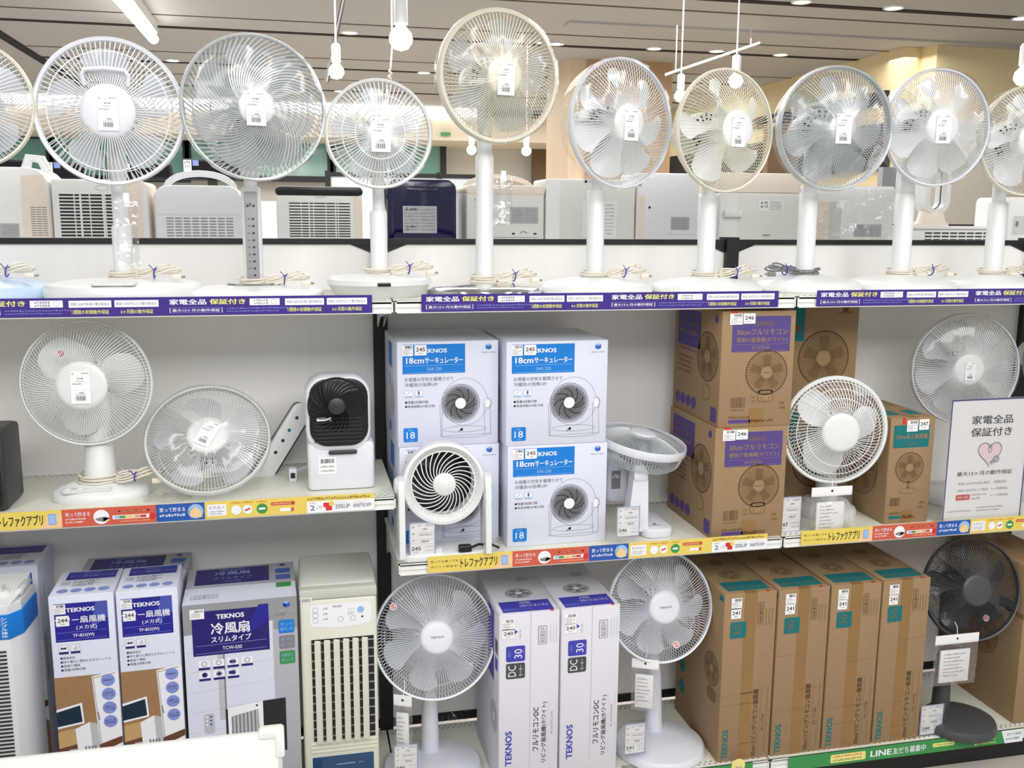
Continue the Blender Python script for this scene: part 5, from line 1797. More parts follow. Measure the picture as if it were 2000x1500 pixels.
# ivory air cooler
TI = thing('air_cooler', 'ivory upright air cooler with vertical louvres and blue water tank', 'air cooler', (-.168, -.32, ZD))
hc_ = at(660, 1168, -.462).z - ZD + .035
hw = .109
m = MB(); m.box(-hw, -.11, 0, hw, .14, hc_, 'ivory2', .012); m.build('body', TI, smooth=40)
m = MB(); m.box(-hw + .002, -.142, 0, hw - .002, -.105, hc_ - .035, 'ivory', .01); fp = m.build('front_frame', TI, smooth=40)
m = MB(); m.prism([(-hw + .002, -.142), (hw - .002, -.142), (hw - .002, -.11), (-hw + .002, -.11)], hc_ - .035, hc_ - .006, 'ivory2', .003); m.build('top_lip', TI, smooth=30)
zb_ = at(660, 1500, -.462).z - ZD
Fi = Face((-hw, -.1422, zb_), (1, 0, 0), (0, 0, 1), 2 * hw, hc_ - .035 - zb_)
m = MB(); m.rr(Fi, .13, .03, .92, .155, 'pwhite', 1, .06); m.disc(Fi, .52, .13, .39, 'pwhite', .8, 30, .09)
cp = m.build('control_panel', TI, smooth=0)
m = MB()
m.text(Fi, 'TEKNOS', .42, .04, .54, .052, 'ink', 2)
for u, v in ((.2, .06), (.2, .09), (.2, .12), (.52, .12), (.68, .12)):
    m.ring(Fi, u, v, .035, .008, 'inklight', 2, 18)
m.disc(Fi, .78, .075, .045, 'psky', 2, 20); m.disc(Fi, .8, .115, .014, 'ink', 2, 10)
for i in range(3):
    m.dashes(Fi, .3, .05 + .03 * i, .36, .06 + .03 * i, 'inkgrey', 2, 3); m.dashes(Fi, .62 + .03 * i, .05, .64 + .03 * i, .1, 'inklight', 2, 1)
m.build('lettering', cp, smooth=0)
z0, z1 = at(660, 1444, -.462).z - ZD, at(660, 1246, -.462).z - ZD
m = MB(); m.box(-hw + .03, -.1425, z0, hw - .012, -.1405, z1, 'black'); gr = m.build('air_outlet', TI, smooth=0)
m = MB()
for i in range(12):
    z = z0 + (z1 - z0) * (i + .5) / 12
    m.box(-hw + .03, -.1445, z, hw - .012, -.142, z + .0035, 'greyp')
m.build('rear_slats', gr, smooth=0, kind='stuff')
lv = None
for i in range(6):
    x = -hw + .048 + i * .0265
    X = Matrix.Translation((x, -.147, 0))
    if lv is None:
        m = MB(); m.prism([(-.0095, -.009), (.0065, -.013), (.0085, -.006), (-.0075, .0)], z0, z1, 'ivory', .001); o = m.build('louver', TI, X, smooth=20); lv = o.data
    else:
        link('louver', lv, TI, X)
m = MB()
for z in (z0 - .012, z0 - .024, z0 - .036):
    m.box(-hw + .02, -.146, z, hw - .006, -.14, z + .008, 'ivory', .002)
m.build('sill', TI, smooth=30)
m = MB(); m.box(-hw + .024, -.1445, .008, hw - .018, -.138, z0 - .05, 'tank', .003); tk = m.build('water_tank', TI, smooth=30, label='translucent blue water tank')
Ft = Face((-hw + .024, -.1447, zb_ - .02), (1, 0, 0), (0, 0, 1), .17, z0 - .05 - zb_ + .02)
m = MB(); m.rect(Ft, .4, .42, .72, .46, 'psky', 1); m.text(Ft, '給水', .78, .4, .86, .48, 'psky', 1); m.build('lettering', tk, smooth=0)
m = MB(); m.rect(Fi, .02, -.015, .16, .015, 'paper', 1); m.bars(Fi, .03, -.01, .15, .01, 'inkgrey', 2); m.build('price_label', TI, smooth=0)


# ================================================================== shelf-edge signs
YS = YF - .0025


def strip(name, label, x0, x1, zb, h, m_, group=None):
    T = thing(name, label, 'sign', ((x0 + x1) / 2, YS, zb), 0, group)
    w_ = x1 - x0
    m = MB(); m.box(-w_ / 2, -.0006, 0, w_ / 2, .0012, h, m_)
    m.build('sign_card', T, smooth=0)
    return T, Face((-w_ / 2, -.0006, 0), (1, 0, 0), (0, 0, 1), w_, h)


def purple_strip(label, x0, x1):
    T, F = strip('shelf_edge_sign', label, x0, x1, ZT - .030, .0475, 'sign', 'purple warranty signs along the upper shelf')
    mb_, mt_ = MB(), MB()
    for k in (0, 1):
        o = .5 * k
        mt_.text(F, '家電全品', o + .012, .13, o + .098, .43, 'pwhite', 1, bold=.025)
        mt_.text(F, '保証付き', o + .105, .13, o + .19, .43, 'yellowtxt', 1, bold=.025)
        for q in ((.012, .6, .135, .605), (.012, .87, .135, .875), (.012, .6, .0135, .875), (.1335, .6, .135, .875)):
            mt_.rect(F, o + q[0], q[1], o + q[2], q[3], 'pwhite', 1)
        mt_.text(F, '最大12ヶ月の動作保証', o + .018, .66, o + .129, .82, 'pwhite', 1, bold=.01)
        mt_.dashes(F, o + .145, .63, o + .305, .69, 'pdot', 1, 26, .8, k); mt_.dashes(F, o + .145, .78, o + .27, .84, 'pdot', 1, 20, .8, k + 5)
        mb_.rect(F, o + .2, .13, o + .272, .5, 'pwhite', 1)
        mt_.dashes(F, o + .21, .18, o + .245, .28, 'inkgrey', 2, 6, .8, k); mt_.dashes(F, o + .21, .34, o + .245, .44, 'inkgrey', 2, 6, .8, k); mt_.ring(F, o + .258, .3, .006, .0012, 'inklight', 2, 12)
        mb_.rect(F, o + .285, .15, o + .38, .52, 'pwhite', 1.5); mb_.rect(F, o + .387, .15, o + .487, .52, 'pwhite', 1.5)
        mt_.text(F, '税抜1,000円未満の電化製品は', o + .289, .25, o + .376, .42, 'inkgrey', 2.2); mt_.text(F, '税抜1,000円以上の電化製品は', o + .391, .25, o + .483, .42, 'inkgrey', 2.2)
        mt_.text(F, '1週間の初期動作保証', o + .291, .65, o + .374, .88, 'yellowtxt', 1, bold=.01); mt_.text(F, '6ヶ月間の動作保証', o + .4, .65, o + .474, .88, 'yellowtxt', 1, bold=.01)
    b = mb_.build('text_box', T, smooth=0)
    mt_.build('lettering', T, smooth=0)
    return T


def sx(px, py, Y=YS):
    return at(px, py, Y).x


wS = sx(1520, 590) - sx(823, 594)
purple_strip('purple warranty sign on the upper shelf, left bay', sx(727, 595) - wS, sx(727, 595))
purple_strip('purple warranty sign on the upper shelf, middle bay', sx(823, 594), sx(1520, 590))
purple_strip('purple warranty sign on the upper shelf, right bay', sx(1595, 588), sx(1595, 588) + wS)


def app_strip(label, x0, w_, zb, cut=0.0):
    """yellow, red, blue, yellow, white; all along the middle shelves"""
    T, F = strip('shelf_edge_sign', label, x0, x0 + w_, zb, .0475, 'yellow', 'yellow app signs along the middle shelves')
    m = MB()
    m.rect(F, .235, 0, .455, 1, 'red', 1); m.rect(F, .455, 0, .572, 1, 'blue', 1); m.rect(F, .826, .32, 1, 1, 'pwhite', 1)
    m.rect(F, .578, .17, .625, .84, 'pwhite', 1)
    m.build('colour_field', T, smooth=0)
    m = MB()
    m.text(F, '売っても買っても', .008, .25, .084, .4, 'ink', 1); m.text(F, 'ポイント貯まる!', .008, .58, .084, .73, 'ink', 1)
    m.text(F, 'トレファクアプリ', .09, .2, .192, .82, 'ink', 1, bold=.02)
    m.text(F, '売って貯まる', .243, .18, .3, .42, 'pwhite', 2, bold=.01); m.dashes(F, .243, .52, .29, .6, 'pwhite', 2, 9, .8, 2); m.dashes(F, .243, .7, .285, .78, 'pwhite', 2, 8, .8, 3)
    m.text(F, '買って貯まる', .463, .2, .525, .46, 'pwhite', 2, bold=.01); m.dashes(F, .463, .58, .525, .72, 'pwhite', 2, 9, .8, 2)
    m.text(F, 'もれなく', .582, .25, .62, .45, 'inkgrey', 2); m.dashes(F, .582, .55, .62, .62, 'inkgrey', 2, 8); m.dashes(F, .582, .68, .615, .75, 'inkgrey', 2, 8)
    for q in (.635, .665, .7):
        m.dashes(F, q, .1, q + .028, .17, 'red', 2, 5)
    m.dashes(F, .828, .09, .99, .22, 'red' if False else 'inkbrown2', 2, 24, .8, 8)
    m.text(F, '2', .834, .55, .846, .85, 'ink', 2); m.dashes(F, .832, .4, .85, .46, 'inkgrey', 2, 4); m.dashes(F, .85, .6, .866, .8, 'inklight', 2, 3)
    m.text(F, '20%UP', .898, .55, .936, .82, 'inkgrey', 2, bold=.015); m.text(F, '300円OFF', .944, .55, .992, .82, 'inkgrey', 2, bold=.015)
    m.rect(F, .898, .45, .93, .46, 'inkgrey', 2); m.rect(F, .945, .45, .985, .46, 'inkgrey', 2)
    m.build('lettering', T, smooth=0)
    m = MB()
    m.poly(F, [(.18, 1), (.195, .7), (.2, .3), (.218, .12), (.235, .3), (.235, 1)][::-1], 'skin', 1.5); m.rr(F, .204, .2, .222, .82, 'pdot', 2, .003); m.rr(F, .2055, .25, .2205, .77, 'psky', 2.5, .002)
    m.disc(F, .326, .52, .0185, 'pwhite', 2, 24); m.poly(F, [(.312, .6), (.335, .5), (.345, .62), (.33, .8), (.315, .72)][::-1], 'inkgrey', 3); m.rect(F, .33, .58, .344, .78, 'skin', 3)
    for i, c_ in enumerate(('psky', 'green', 'yellow', 'skin', 'red', 'redlbl')):
        m.rect(F, .356 + .0125 * i, .52, .369 + .0125 * i, .66, c_ if c_ != 'red' else 'woodl', 2.5)
    m.rect(F, .352, .48, .44, .7, 'pwhite', 2); m.rr(F, .366, .2, .44, .32, 'redlbl', 2, .004); m.dashes(F, .37, .23, .436, .29, 'skin', 3, 14); m.disc(F, .446, .62, .008, 'redlbl', 3, 14); m.dashes(F, .37, .8, .44, .87, 'skin', 3, 12)
    m.disc(F, .55, .5, .019, 'psky', 2, 24); m.poly(F, [(.538, .85), (.535, .5), (.548, .25), (.562, .45), (.566, .85)][::-1], 'skin', 3); m.poly(F, [(.532, .5), (.545, .3), (.54, .8)][::-1], 'green', 2.5)
    m.disc(F, .649, .56, .0125, 'pwhite', 2, 20); m.disc(F, .677, .56, .012, 'pwhite', 2, 20); m.seg(F, .67, .62, .684, .5, .004, 'redlbl', 3); m.disc(F, .713, .56, .0135, 'green', 2, 20); m.rect(F, .705, .5, .721, .62, 'pwhite', 3)
    m.rr(F, .735, .22, .792, .42, 'red', 2, .004); m.poly(F, [(.79, .15), (.797, .32), (.79, .49)][::-1], 'red', 2); m.dashes(F, .74, .28, .786, .36, 'skin', 3, 12); m.rect(F, .758, .6, .785, .8, 'pwhite', 2); m.rect(F, .785, .6, .793, .8, 'red', 2)
    m.rr(F, .868, .42, .886, .7, 'redlbl', 2, .002); m.rr(F, .874, .62, .89, .9, 'redlbl', 2.4, .002); m.disc(F, .889, .5, .007, 'yellow', 2.8, 12)
    m.build('pictogram', T, smooth=0)
    return T


a0, a1 = sx(835, 1085), sx(1499, 1045)
wA = a1 - a0
app_strip('yellow, red and blue shelf sign in the centre bay, under the circulator cartons', a0, wA, Z2R - .030)
app_strip('yellow, red and blue shelf sign in the right bay, under the poster', sx(1565, 1045), wA, Z2R - .030)
app_strip('yellow, red and blue shelf sign under the desk fan at the left', sx(731, 975) - wA, wA, Z2L - .030)


def green_strip(label, x0, x1, full=True):
    T, F = strip('shelf_edge_sign', label, x0, x1, ZD - .044, .0475, 'green')
    if not full:
        m = MB(); m.disc(F, 1 - .17, .1, .08, 'paleyellow', 1, 20); m.rr(F, 1 - .2, .2, 1 - .13, .6, 'ink', 2, .01); m.rr(F, 1 - .195, .23, 1 - .135, .55, 'pwhite', 3, .008); m.build('pictogram', T, smooth=0)
        return
    m = MB(); m.rr(F, .17, .2, .315, .82, 'paleyellow', 1, .005); m.rr(F, .6, .3, .695, .6, 'paleyellow', 1, .006)
    m.poly(F, [(.9, 0), (1, 0), (1, 1), (.92, 1)][::-1], 'pwhite', 1)
    for i in range(3):
        m.disc(F, .79, .22 + .28 * i, .006, 'paleyellow', 1, 12)
    m.build('text_box', T, smooth=0)
    m = MB()
    m.dashes(F, .18, .3, .3, .42, 'red', 2, 12, .8, 1); m.dashes(F, .18, .58, .3, .7, 'green', 2, 12, .8, 2)
    m.text(F, 'LINE', .335, .27, .425, .73, 'pwhite', 1, bold=.03); m.text(F, '友だち募集中', .43, .24, .57, .76, 'pwhite', 1, bold=.015)
    m.dashes(F, .61, .4, .685, .5, 'green', 2, 10)
    for i in range(3):
        m.dashes(F, .8, .17 + .28 * i, .88, .28 + .28 * i, 'paleyellow', 1, 9, .8, i)
    m.text(F, '友だち登録', .925, .2, .99, .42, 'green', 2)
    m.dashes(F, .925, .6, .985, .75, 'green', 2, 8, .8, 3)
    m.build('lettering', T, smooth=0)


green_strip('green sign with white lettering along the bottom deck, right bay', sx(1540, 1495), sx(1540, 1495) + .89)
green_strip('end of a green sign with yellow disc, under the first tall brown carton', sx(1470, 1495) - .30, sx(1470, 1495), False)


# ================================================================== price cards, poster, bags
def card(label, px, py, wpx, hpx, z, txt, Yc=YF + .012, rz=0.0):
    """upright acrylic card holder; px, py: lower left corner"""
    a = at(px, py, Yc)
    b = at(px + wpx, py, Yc)
    w_ = b.x - a.x
    h = at(px, py - hpx, Yc).z - a.z
    T = thing('price_card', label, 'price card', (a.x + w_ / 2, Yc, a.z), rz, 'price cards in clear stands')
    m = MB(); m.box(-w_ / 2, -.0008, 0, w_ / 2, .0008, h, 'paper'); m.build('card', T, smooth=0)
    m = MB(); m.box(-w_ / 2 - .003, -.003, -.004, w_ / 2 + .003, -.002, h + .003, 'acryl'); m.box(-w_ / 2 - .003, -.003, min(-.004, z - a.z), w_ / 2 + .003, .02, min(-.004, z - a.z) + .002, 'acryl'); m.build('clear_stand', T, smooth=0)
    F = Face((-w_ / 2, -.0009, 0), (1, 0, 0), (0, 0, 1), w_, h)
    m = MB()
    for q in ((0, 0, 1, .02), (0, .98, 1, 1), (0, 0, .03, 1), (.97, 0, 1, 1)):
        m.rect(F, *q, 'pdot', 1)
    for q in ((.05, .05, .28, .64), (.3, .05, .93, .3), (.3, .33, .93, .5), (.3, .53, .93, .66)):
        for e in ((q[0], q[1], q[2], q[1] + .006), (q[0], q[3] - .006, q[2], q[3])):
            m.rect(F, *e, 'inklight', 1)
    for i, v in enumerate((.1, .3, .5)):
        m.text(F, '商品名'[i], .1, v, .2, v + .06, 'inkgrey', 1)
    m.dashes(F, .34, .07, .45, .11, 'inkgrey', 1, 2); m.dashes(F, .62, .07, .92, .11, 'inkgrey', 1, 6); m.dashes(F, .5, .18, .7, .22, 'ink', 1, 4); m.dashes(F, .36, .36, .9, .4, 'inkgrey', 1, 10)
    m.dashes(F, .45, .55, .75, .6, 'ink', 1, 6); m.dashes(F, .6, .72, .92, .76, 'inklight', 1, 6); m.dashes(F, .6, .84, .92, .88, 'inklight', 1, 6)
    m.text(F, txt, .08, .73, .44, .84, 'ink', 1, bold=.012); m.dashes(F, .18, .88, .34, .91, 'inkgrey', 1, 4)
    m.build('lettering', T, smooth=0)


card('price card reading 245 before the round white circulator', 800, 1086, 50, 64, Z2R, '245')
card('price card reading 246 before the folded fan', 1204, 1049, 44, 58, Z2R, '246')
card('price card reading 247 half hidden between the brown carton and the three-bladed fan', 1518, 1040, 44, 68, Z2R, '247', Yc=YF + .05)
card('price card reading 241 on the deck before the round-based white fan', 1219, 1474, 40, 58, ZD, '241', Yc=YF + .05)
card('price card reading 240 on the deck before the dark grey fan', 1795, 1436, 43, 56, ZD, '240', Yc=YF + .03)
card('price card on the deck below the bagged manual of the dense-wired white fan', 770, 1512, 46, 54, ZD, '240', Yc=YF + .03)

# poster in an acrylic stand
a, b = onz(1815, 1013, Z2R), onz(1968, 1003, Z2R)
ang = math.atan2(b.y - a.y, b.x - a.x)
wP = (b - a).length
hP = at(1838, 772, a.y).z - Z2R
TPo = thing('warranty_poster', 'white poster with purple edge and a heart, standing at the right on the middle shelf', 'poster', ((a.x + b.x) / 2, YF + .02, Z2R), D(1))
m = MB(); m.box(-wP / 2, -.001, .004, wP / 2, .001, hP - .004, 'paper'); m.build('poster_sheet', TPo, smooth=0)
F = Face((-wP / 2, -.001, .004), (1, 0, 0), (0, 0, 1), wP, hP - .008)
m = MB()
for q in ((0, 0, 1, .012), (0, .988, 1, 1), (0, 0, .015, 1), (.985, 0, 1, 1)):
    m.rect(F, *q, 'sign', 1)
m.build('purple_border', TPo, smooth=0)
m = MB()
m.text(F, '家電全品', .27, .135, .79, .205, 'ink', 1, bold=.012); m.text(F, '保証付き', .27, .235, .79, .305, 'ink', 1, bold=.012)
m.text(F, '最大12ヶ月の動作保証', .14, .585, .84, .622, 'ink', 1, bold=.008)
m.text(F, '・税抜1,000円未満の製品　1週間保証', .14, .675, .78, .697, 'inkgrey', 1)
m.text(F, '・税抜1,000円以上の製品　6ヶ月間保証', .14, .73, .80, .752, 'inkgrey', 1)
m.dashes(F, .34, .775, .54, .787, 'inkgrey', 1, 12); m.dashes(F, .34, .805, .46, .82, 'inkgrey', 1, 7); m.text(F, '12ヶ月間保証', .58, .785, .82, .805, 'inkgrey', 1)
m.dashes(F, .06, .905, .36, .915, 'inkgrey', 1, 22, .8, 2); m.dashes(F, .42, .885, .76, .895, 'inkgrey', 1, 24, .8, 3); m.dashes(F, .42, .91, .72, .92, 'inkgrey', 1, 22, .8, 4)
m.build('lettering', TPo, smooth=0)
m = MB(); m.rr(F, .15, .775, .325, .82, 'redlbl', 1, .01); m.text(F, '家電1年保証', .17, .787, .31, .807, 'pwhite', 2); m.build('red_badge', TPo, smooth=0)
m = MB()
pinkm = mat('pale_pink_print', (246, 222, 226), .6)
def hrt(s, n=48):
    r_ = []
    for i in range(n):
        t = 2 * PI * i / n
        x = 16 * math.sin(t) ** 3
        y = 13 * math.cos(t) - 5 * math.cos(2 * t) - 2 * math.cos(3 * t) - math.cos(4 * t)
        r_.append((.53 + x * .0092 * s, .44 - y * .0068 * s))
    return r_
hp_ = hrt(1)
m.add([F.p(u, v, 1) for u, v in hp_] + [F.p(.53, .44, 1)], [(i, (i + 1) % 48, 48) for i in range(48)], pinkm)
for i in range(48):
    if i in (20, 21, 22, 23):
        continue
    p_, q_ = hp_[i], hp_[(i + 1) % 48]
    m.seg(F, *p_, *q_, .01, 'inkgrey', 2)
m.ring(F, .53, .405, .02, .008, 'inkgrey', 2, 20, .045)
m.poly(F, [(.57, .50), (.62, .465), (.66, .49), (.61, .525)], 'inklight', 3); m.seg(F, .57, .505, .54, .525, .008, 'inkgrey', 3); m.seg(F, .59, .52, .56, .54, .008, 'inkgrey', 3); m.ring(F, .615, .495, .035, .008, 'inkgrey', 4, 16)
m.build('heart_drawing', TPo, smooth=0)
m = MB(); m.box(-wP / 2 - .004, -.005, .0, wP / 2 + .004, -.0035, hP, 'acryl'); m.box(-wP / 2 - .004, -.005, 0, wP / 2 + .004, .06, .003, 'acryl'); m.build('clear_stand', TPo, smooth=0)


def manual_bag(label, x0, y0, x1, y1, Y, header=True, twist=0.0, seed=1, hook=None, leaf=True):
    """clear bag with a folded leaflet inside; white header card on top"""
    a, b = at(x0, y0, Y), at(x1, y1, Y)
    w_, h = b.x - a.x, a.z - b.z
    T = thing('manual_bag', label, 'bag', ((a.x + b.x) / 2, Y, b.z), twist)
    rnd = random.Random(seed)
    m = MB()
    n, k = 9, 12
    vs, fs = [], []
    for s in (-1, 1):
        for i in range(k + 1):
            for j in range(n + 1):
                u, v = j / n, i / k
                bul = .012 * math.sin(PI * u) * math.sin(PI * min(1, .15 + v * .85)) + .004 * rnd.random()
                vs.append((-w_ / 2 + w_ * u + rnd.uniform(-.002, .002), s * bul, h * (1 - v) * .86))
    N_ = (n + 1) * (k + 1)
    for s in (0, 1):
        for i in range(k):
            for j in range(n):
                q = s * N_ + i * (n + 1) + j
                fs.append((q, q + 1, q + n + 2, q + n + 1))
    m.add(vs, fs, 'bag'); m.build('clear_bag', T, smooth=20)
    if header:
        m = MB(); m.box(-w_ / 2, -.0015, h * .82, w_ / 2, .0015, h, 'paper'); hd = m.build('header_card', T, smooth=0)
        m = MB(); m.lathe([(.004, -.0018), (.004, .0018)], 14, 'ink', fr=lambda x, y, z: (x, z, h * .92 + y)); m.build('hang_hole', hd, smooth=0)
    if not leaf:
        m = MB(); m.box(-w_ * .1, -.003, h * .78, w_ * .16, .003, h * .97, 'paper', .001); m.build('folded_manual', T, smooth=30)
        return T
    m = MB(); m.box(-w_ * .36, -.004, h * .06, w_ * .32, .004, h * .7, 'paper', .002); lf = m.build('folded_manual', T, smooth=30)
    F = Face((-w_ * .36, -.0042, h * .06), (1, 0, 0), (0, 0, 1), w_ * .68, h * .64)
    m = MB()
    for i in range(7):
        m.dashes(F, .1, .1 + .11 * i, .5 + .35 * rnd.random(), .14 + .11 * i, 'inkgrey', 1, 10, .8, i + seed)
    m.build('lettering', lf, smooth=0)
    m = MB(); m.tube([(0, 0, h * .97), (.004, .01, h * 1.12), (.0, .02, h * 1.2)] if hook is None else hook, .0012, 'paper', 5); m.build('hang_string', T, smooth=50)
    return T


manual_bag('bagged manual with white header hanging in front of the dark grey fan', 1828, 1243, 1903, 1332, -.44, seed=1)
manual_bag('bagged manual with white header hanging from the three-bladed fan', 1586, 953, 1658, 1045, -.452, seed=2)
manual_bag('bagged manual hanging under the round-based white fan', 1236, 1290, 1282, 1385, -.40, twist=D(-25), seed=3)
manual_bag('bagged manual hanging left of the dense-wired white fan', 768, 1360, 806, 1470, -.42, twist=D(-25), seed=4)
manual_bag('crumpled clear bag with manual taped on the pole of the handled white fan', 222, 372, 275, 520, -.33, header=False, seed=5, leaf=False)
manual_bag('small clear bag hanging by a string under the tall cream fan', 964, 330, 1000, 440, -.33, header=False, seed=6, leaf=False)

# crumpled clear film on the shelves
def crumple(label, px, py, z, rx, ry, rz_, seed):
    p = onz(px, py, z)
    rnd = random.Random(seed)
    m = MB()
    n, k = 18, 5
    vs, fs = [], []
    for i in range(k):
        for j in range(n):
            a_ = 2 * PI * j / n
            r_ = (1 - i / k) * rnd.uniform(.8, 1.15)
            vs.append((rx * r_ * math.cos(a_), ry * r_ * math.sin(a_), .002 + rz_ * (i / k) * rnd.uniform(.5, 1.3)))
    for i in range(k - 1):
        for j in range(n):
            q = (j + 1) % n
            fs.append((i * n + j, i * n + q, (i + 1) * n + q, (i + 1) * n + j))
    m.add(vs, fs, 'bag')
    o = m.build('clear_wrap', smooth=15)
    o.location = (p.x, p.y, z)
    tag(o, label, 'bag')


crumple('crumpled clear film on the shelf under the tilted fan head', 330, 975, Z2L, .07, .04, .02, 3)
crumple('crumpled clear film at the back of the deck behind the dense-wired fan', 880, 1405, ZD, .06, .035, .03, 4)
crumple('crumpled clear film beside the circulator on the shelf edge', 965, 1062, Z2R, .04, .02, .02, 5)

# white counter board in the foreground
cbz = at(274, 1455, -1.0).z
cx1 = at(548, 1432, -1.0).x
TCn = thing('counter_board', 'white board of a display counter in the near lower left corner', 'counter', (cx1 - .75, -1.0, 0))
m = MB(); m.box(-.75, -.008, 0, .75 - .004, .008, cbz, 'counter', .002); m.build('board', TCn, smooth=30)
m = MB()
m.prism(rrect(.75 - .048, cbz - .012, .75 + .006, cbz + .010, .006), -.012, .012, 'counter', .002, lambda x, y, z: (x, z, y))
m.prism(rrect(.75 - .012, cbz - .06, .75 + .008, cbz + .008, .006), -.0128, .0128, 'counter', .002, lambda x, y, z: (x, z, y))
m.build('corner_clip', TCn, smooth=30)
m = MB(); m.box(.75 - .006, -.01, 0, .75 + .002, .01, cbz - .02, 'lightgrey'); m.build('edge_trim', TCn, smooth=0)

# ================================================================== dehumidifiers on the rear shelf
YR = .30


def wpx(x0, x1, y, Y):
    return at(x0, y, Y), at(x1, y, Y)


def appliance(name, label, x0, x1, ytop, Y=YR, d=.2, m_='appwhite', r=.02, cat='dehumidifier', topcut=0.0, side=None):
    a, b = wpx(x0, x1, 440, Y)
    h = at((x0 + x1) / 2, ytop, Y).z - ZT
    w_ = b.x - a.x
    T = thing(name, label, cat, ((a.x + b.x) / 2, Y + d / 2, ZT))
    zl = at((x0 + x1) / 2, 467, Y).z - ZT          # height hidden below the rail of the panels
    out = rrect(-w_ / 2, 0, w_ / 2, h, r, 5)
    m = MB(); m.prism(list(reversed(out)), -d / 2, d / 2, m_, .008, lambda x, y, z: (x, z, y)); m.build('body', T, smooth=40)
    return T, w_, h, d, Face((-w_ / 2, -d / 2, zl), (1, 0, 0), (0, 0, 1), w_, h - zl)


def slots(T, F, u0, v0, u1, v1, nr, nc, m_='dark', fill=.5, name='vent_slots', gap=.12, curve=0.0):
    m = MB()
    for i in range(nr):
        for j in range(nc):
            du, dv = (u1 - u0) / nc, (v1 - v0) / nr
            u, v = u0 + du * j, v0 + dv * i
            m.rect(F, u + du * gap / 2, v + curve * math.sin(PI * i / nr), u + du * (1 - gap / 2), v + dv * fill + curve * math.sin(PI * i / nr), m_, 2)
    o = m.build(name, T, smooth=0, kind='stuff')
    return o


def rating(T, F, u0, v0, u1, v1, seed=1, big=None):
    m = MB(); m.rr(F, u0, v0, u1, v1, 'inklight', 2, .01); o = m.build('rating_label', T, smooth=0)
    m = MB()
    for i in range(7):
        v = v0 + (v1 - v0) * (.12 + .12 * i)
        m.dashes(F, u0 + .02, v, (u0 + u1) / 2 - .01, v + (v1 - v0) * .055, 'inkgrey', 3, 8, .8, i + seed)
        m.dashes(F, (u0 + u1) / 2 + .01, v, u1 - .02, v + (v1 - v0) * .05, 'inkgrey', 3, 9, .8, i + seed + 3)
    m.build('lettering', o, smooth=0)
    return o


T, w_, h, d, F = appliance('dehumidifier', 'cream and white dehumidifier with rounded top at the far left of the rear shelf', -40, 100, 326, r=.06, d=.24)
m = MB(); m.poly(F, [(.62, .12), (.93, .1), (.985, .4), (.985, 1), (.6, 1)][::-1], 'beige', 1.5); m.build('side_cover', T, smooth=0)
slots(T, F, .72, .55, .96, .97, 13, 3, 'inkgrey', .35)
rating(T, F, .05, .78, .55, .98, 3)
m = MB(); m.tube([(w_ * .05, 0, h - .01), (w_ * .12, 0, h + .035), (w_ * .3, 0, h + .03), (w_ * .38, 0, h - .01)], .016, 'appwhite', 12); m.build('handle', T, smooth=60)
T, w_, h, d, F = appliance('dehumidifier', 'white dehumidifier with square black louvre grid behind the handled fan', 104, 242, 350, r=.012)
slots(T, F, .10, .25, .97, .98, 13, 4, 'ink', .55, gap=.08)
m = MB()
for u in (.39, .71):
    m.rect(F, u, .22, u + .03, .99, 'appwhite', 3)
m.build('grille_rib', T, smooth=0)
m = MB(); m.ring(F, .72, .14, .09, .014, 'lightgrey', 2, 20, .04); m.build('latch', T, smooth=0)
T, w_, h, d, F = appliance('dehumidifier', 'narrow beige-sided dehumidifier, mostly hidden behind the bagged manual', 246, 292, 354, r=.02, m_='beige', d=.22)
m = MB(); m.rect(F, .75, .1, .98, 1, 'appcool', 1.5); m.build('side_cover', T, smooth=0)
T, w_, h, d, F = appliance('dehumidifier', 'white dehumidifier with an arched carrying handle', 303, 474, 362, r=.045, m_='appcool')
m = MB(); pts = [(w_ * .47 * math.cos(PI * i / 14) * .86, 0, h - .02 + .062 * math.sin(PI * i / 14) ** .8) for i in range(15)]
m.tube(pts, .011, 'appcool', 12); m.build('carry_handle', T, smooth=60)
slots(T, F, .12, .60, .90, .98, 7, 8, 'greyp', .42, gap=.2)
m = MB(); m.rect(F, .03, .54, .97, .548, 'lightgrey', 2); m.build('panel_seam', T, smooth=0)
T, w_, h, d, F = appliance('dehumidifier', 'white dehumidifier with a black top and bowed louvres', 541, 708, 376, r=.02)
m = MB(); m.prism(list(reversed(rrect(-w_ / 2 - .003, h - .012, w_ / 2 + .003, h + .02, .015, 4))), -d / 2 - .003, d / 2, 'black', .006, lambda x, y, z: (x, z, y)); m.build('top_cover', T, smooth=40, label='black top cover')
slots(T, F, .14, .22, .86, .98, 13, 5, 'ink', .42, gap=.06, curve=.02)
m = MB()
for u in (.37, .68):
    m.rect(F, u, .2, u + .012, .99, 'appwhite', 3)
m.build('grille_rib', T, smooth=0)
m = MB(); m.rect(F, .9, .05, 1, 1, 'beige', 1.5); m.rect(F, .44, .08, .58, .11, 'lightgrey', 2); m.build('side_cover', T, smooth=0)
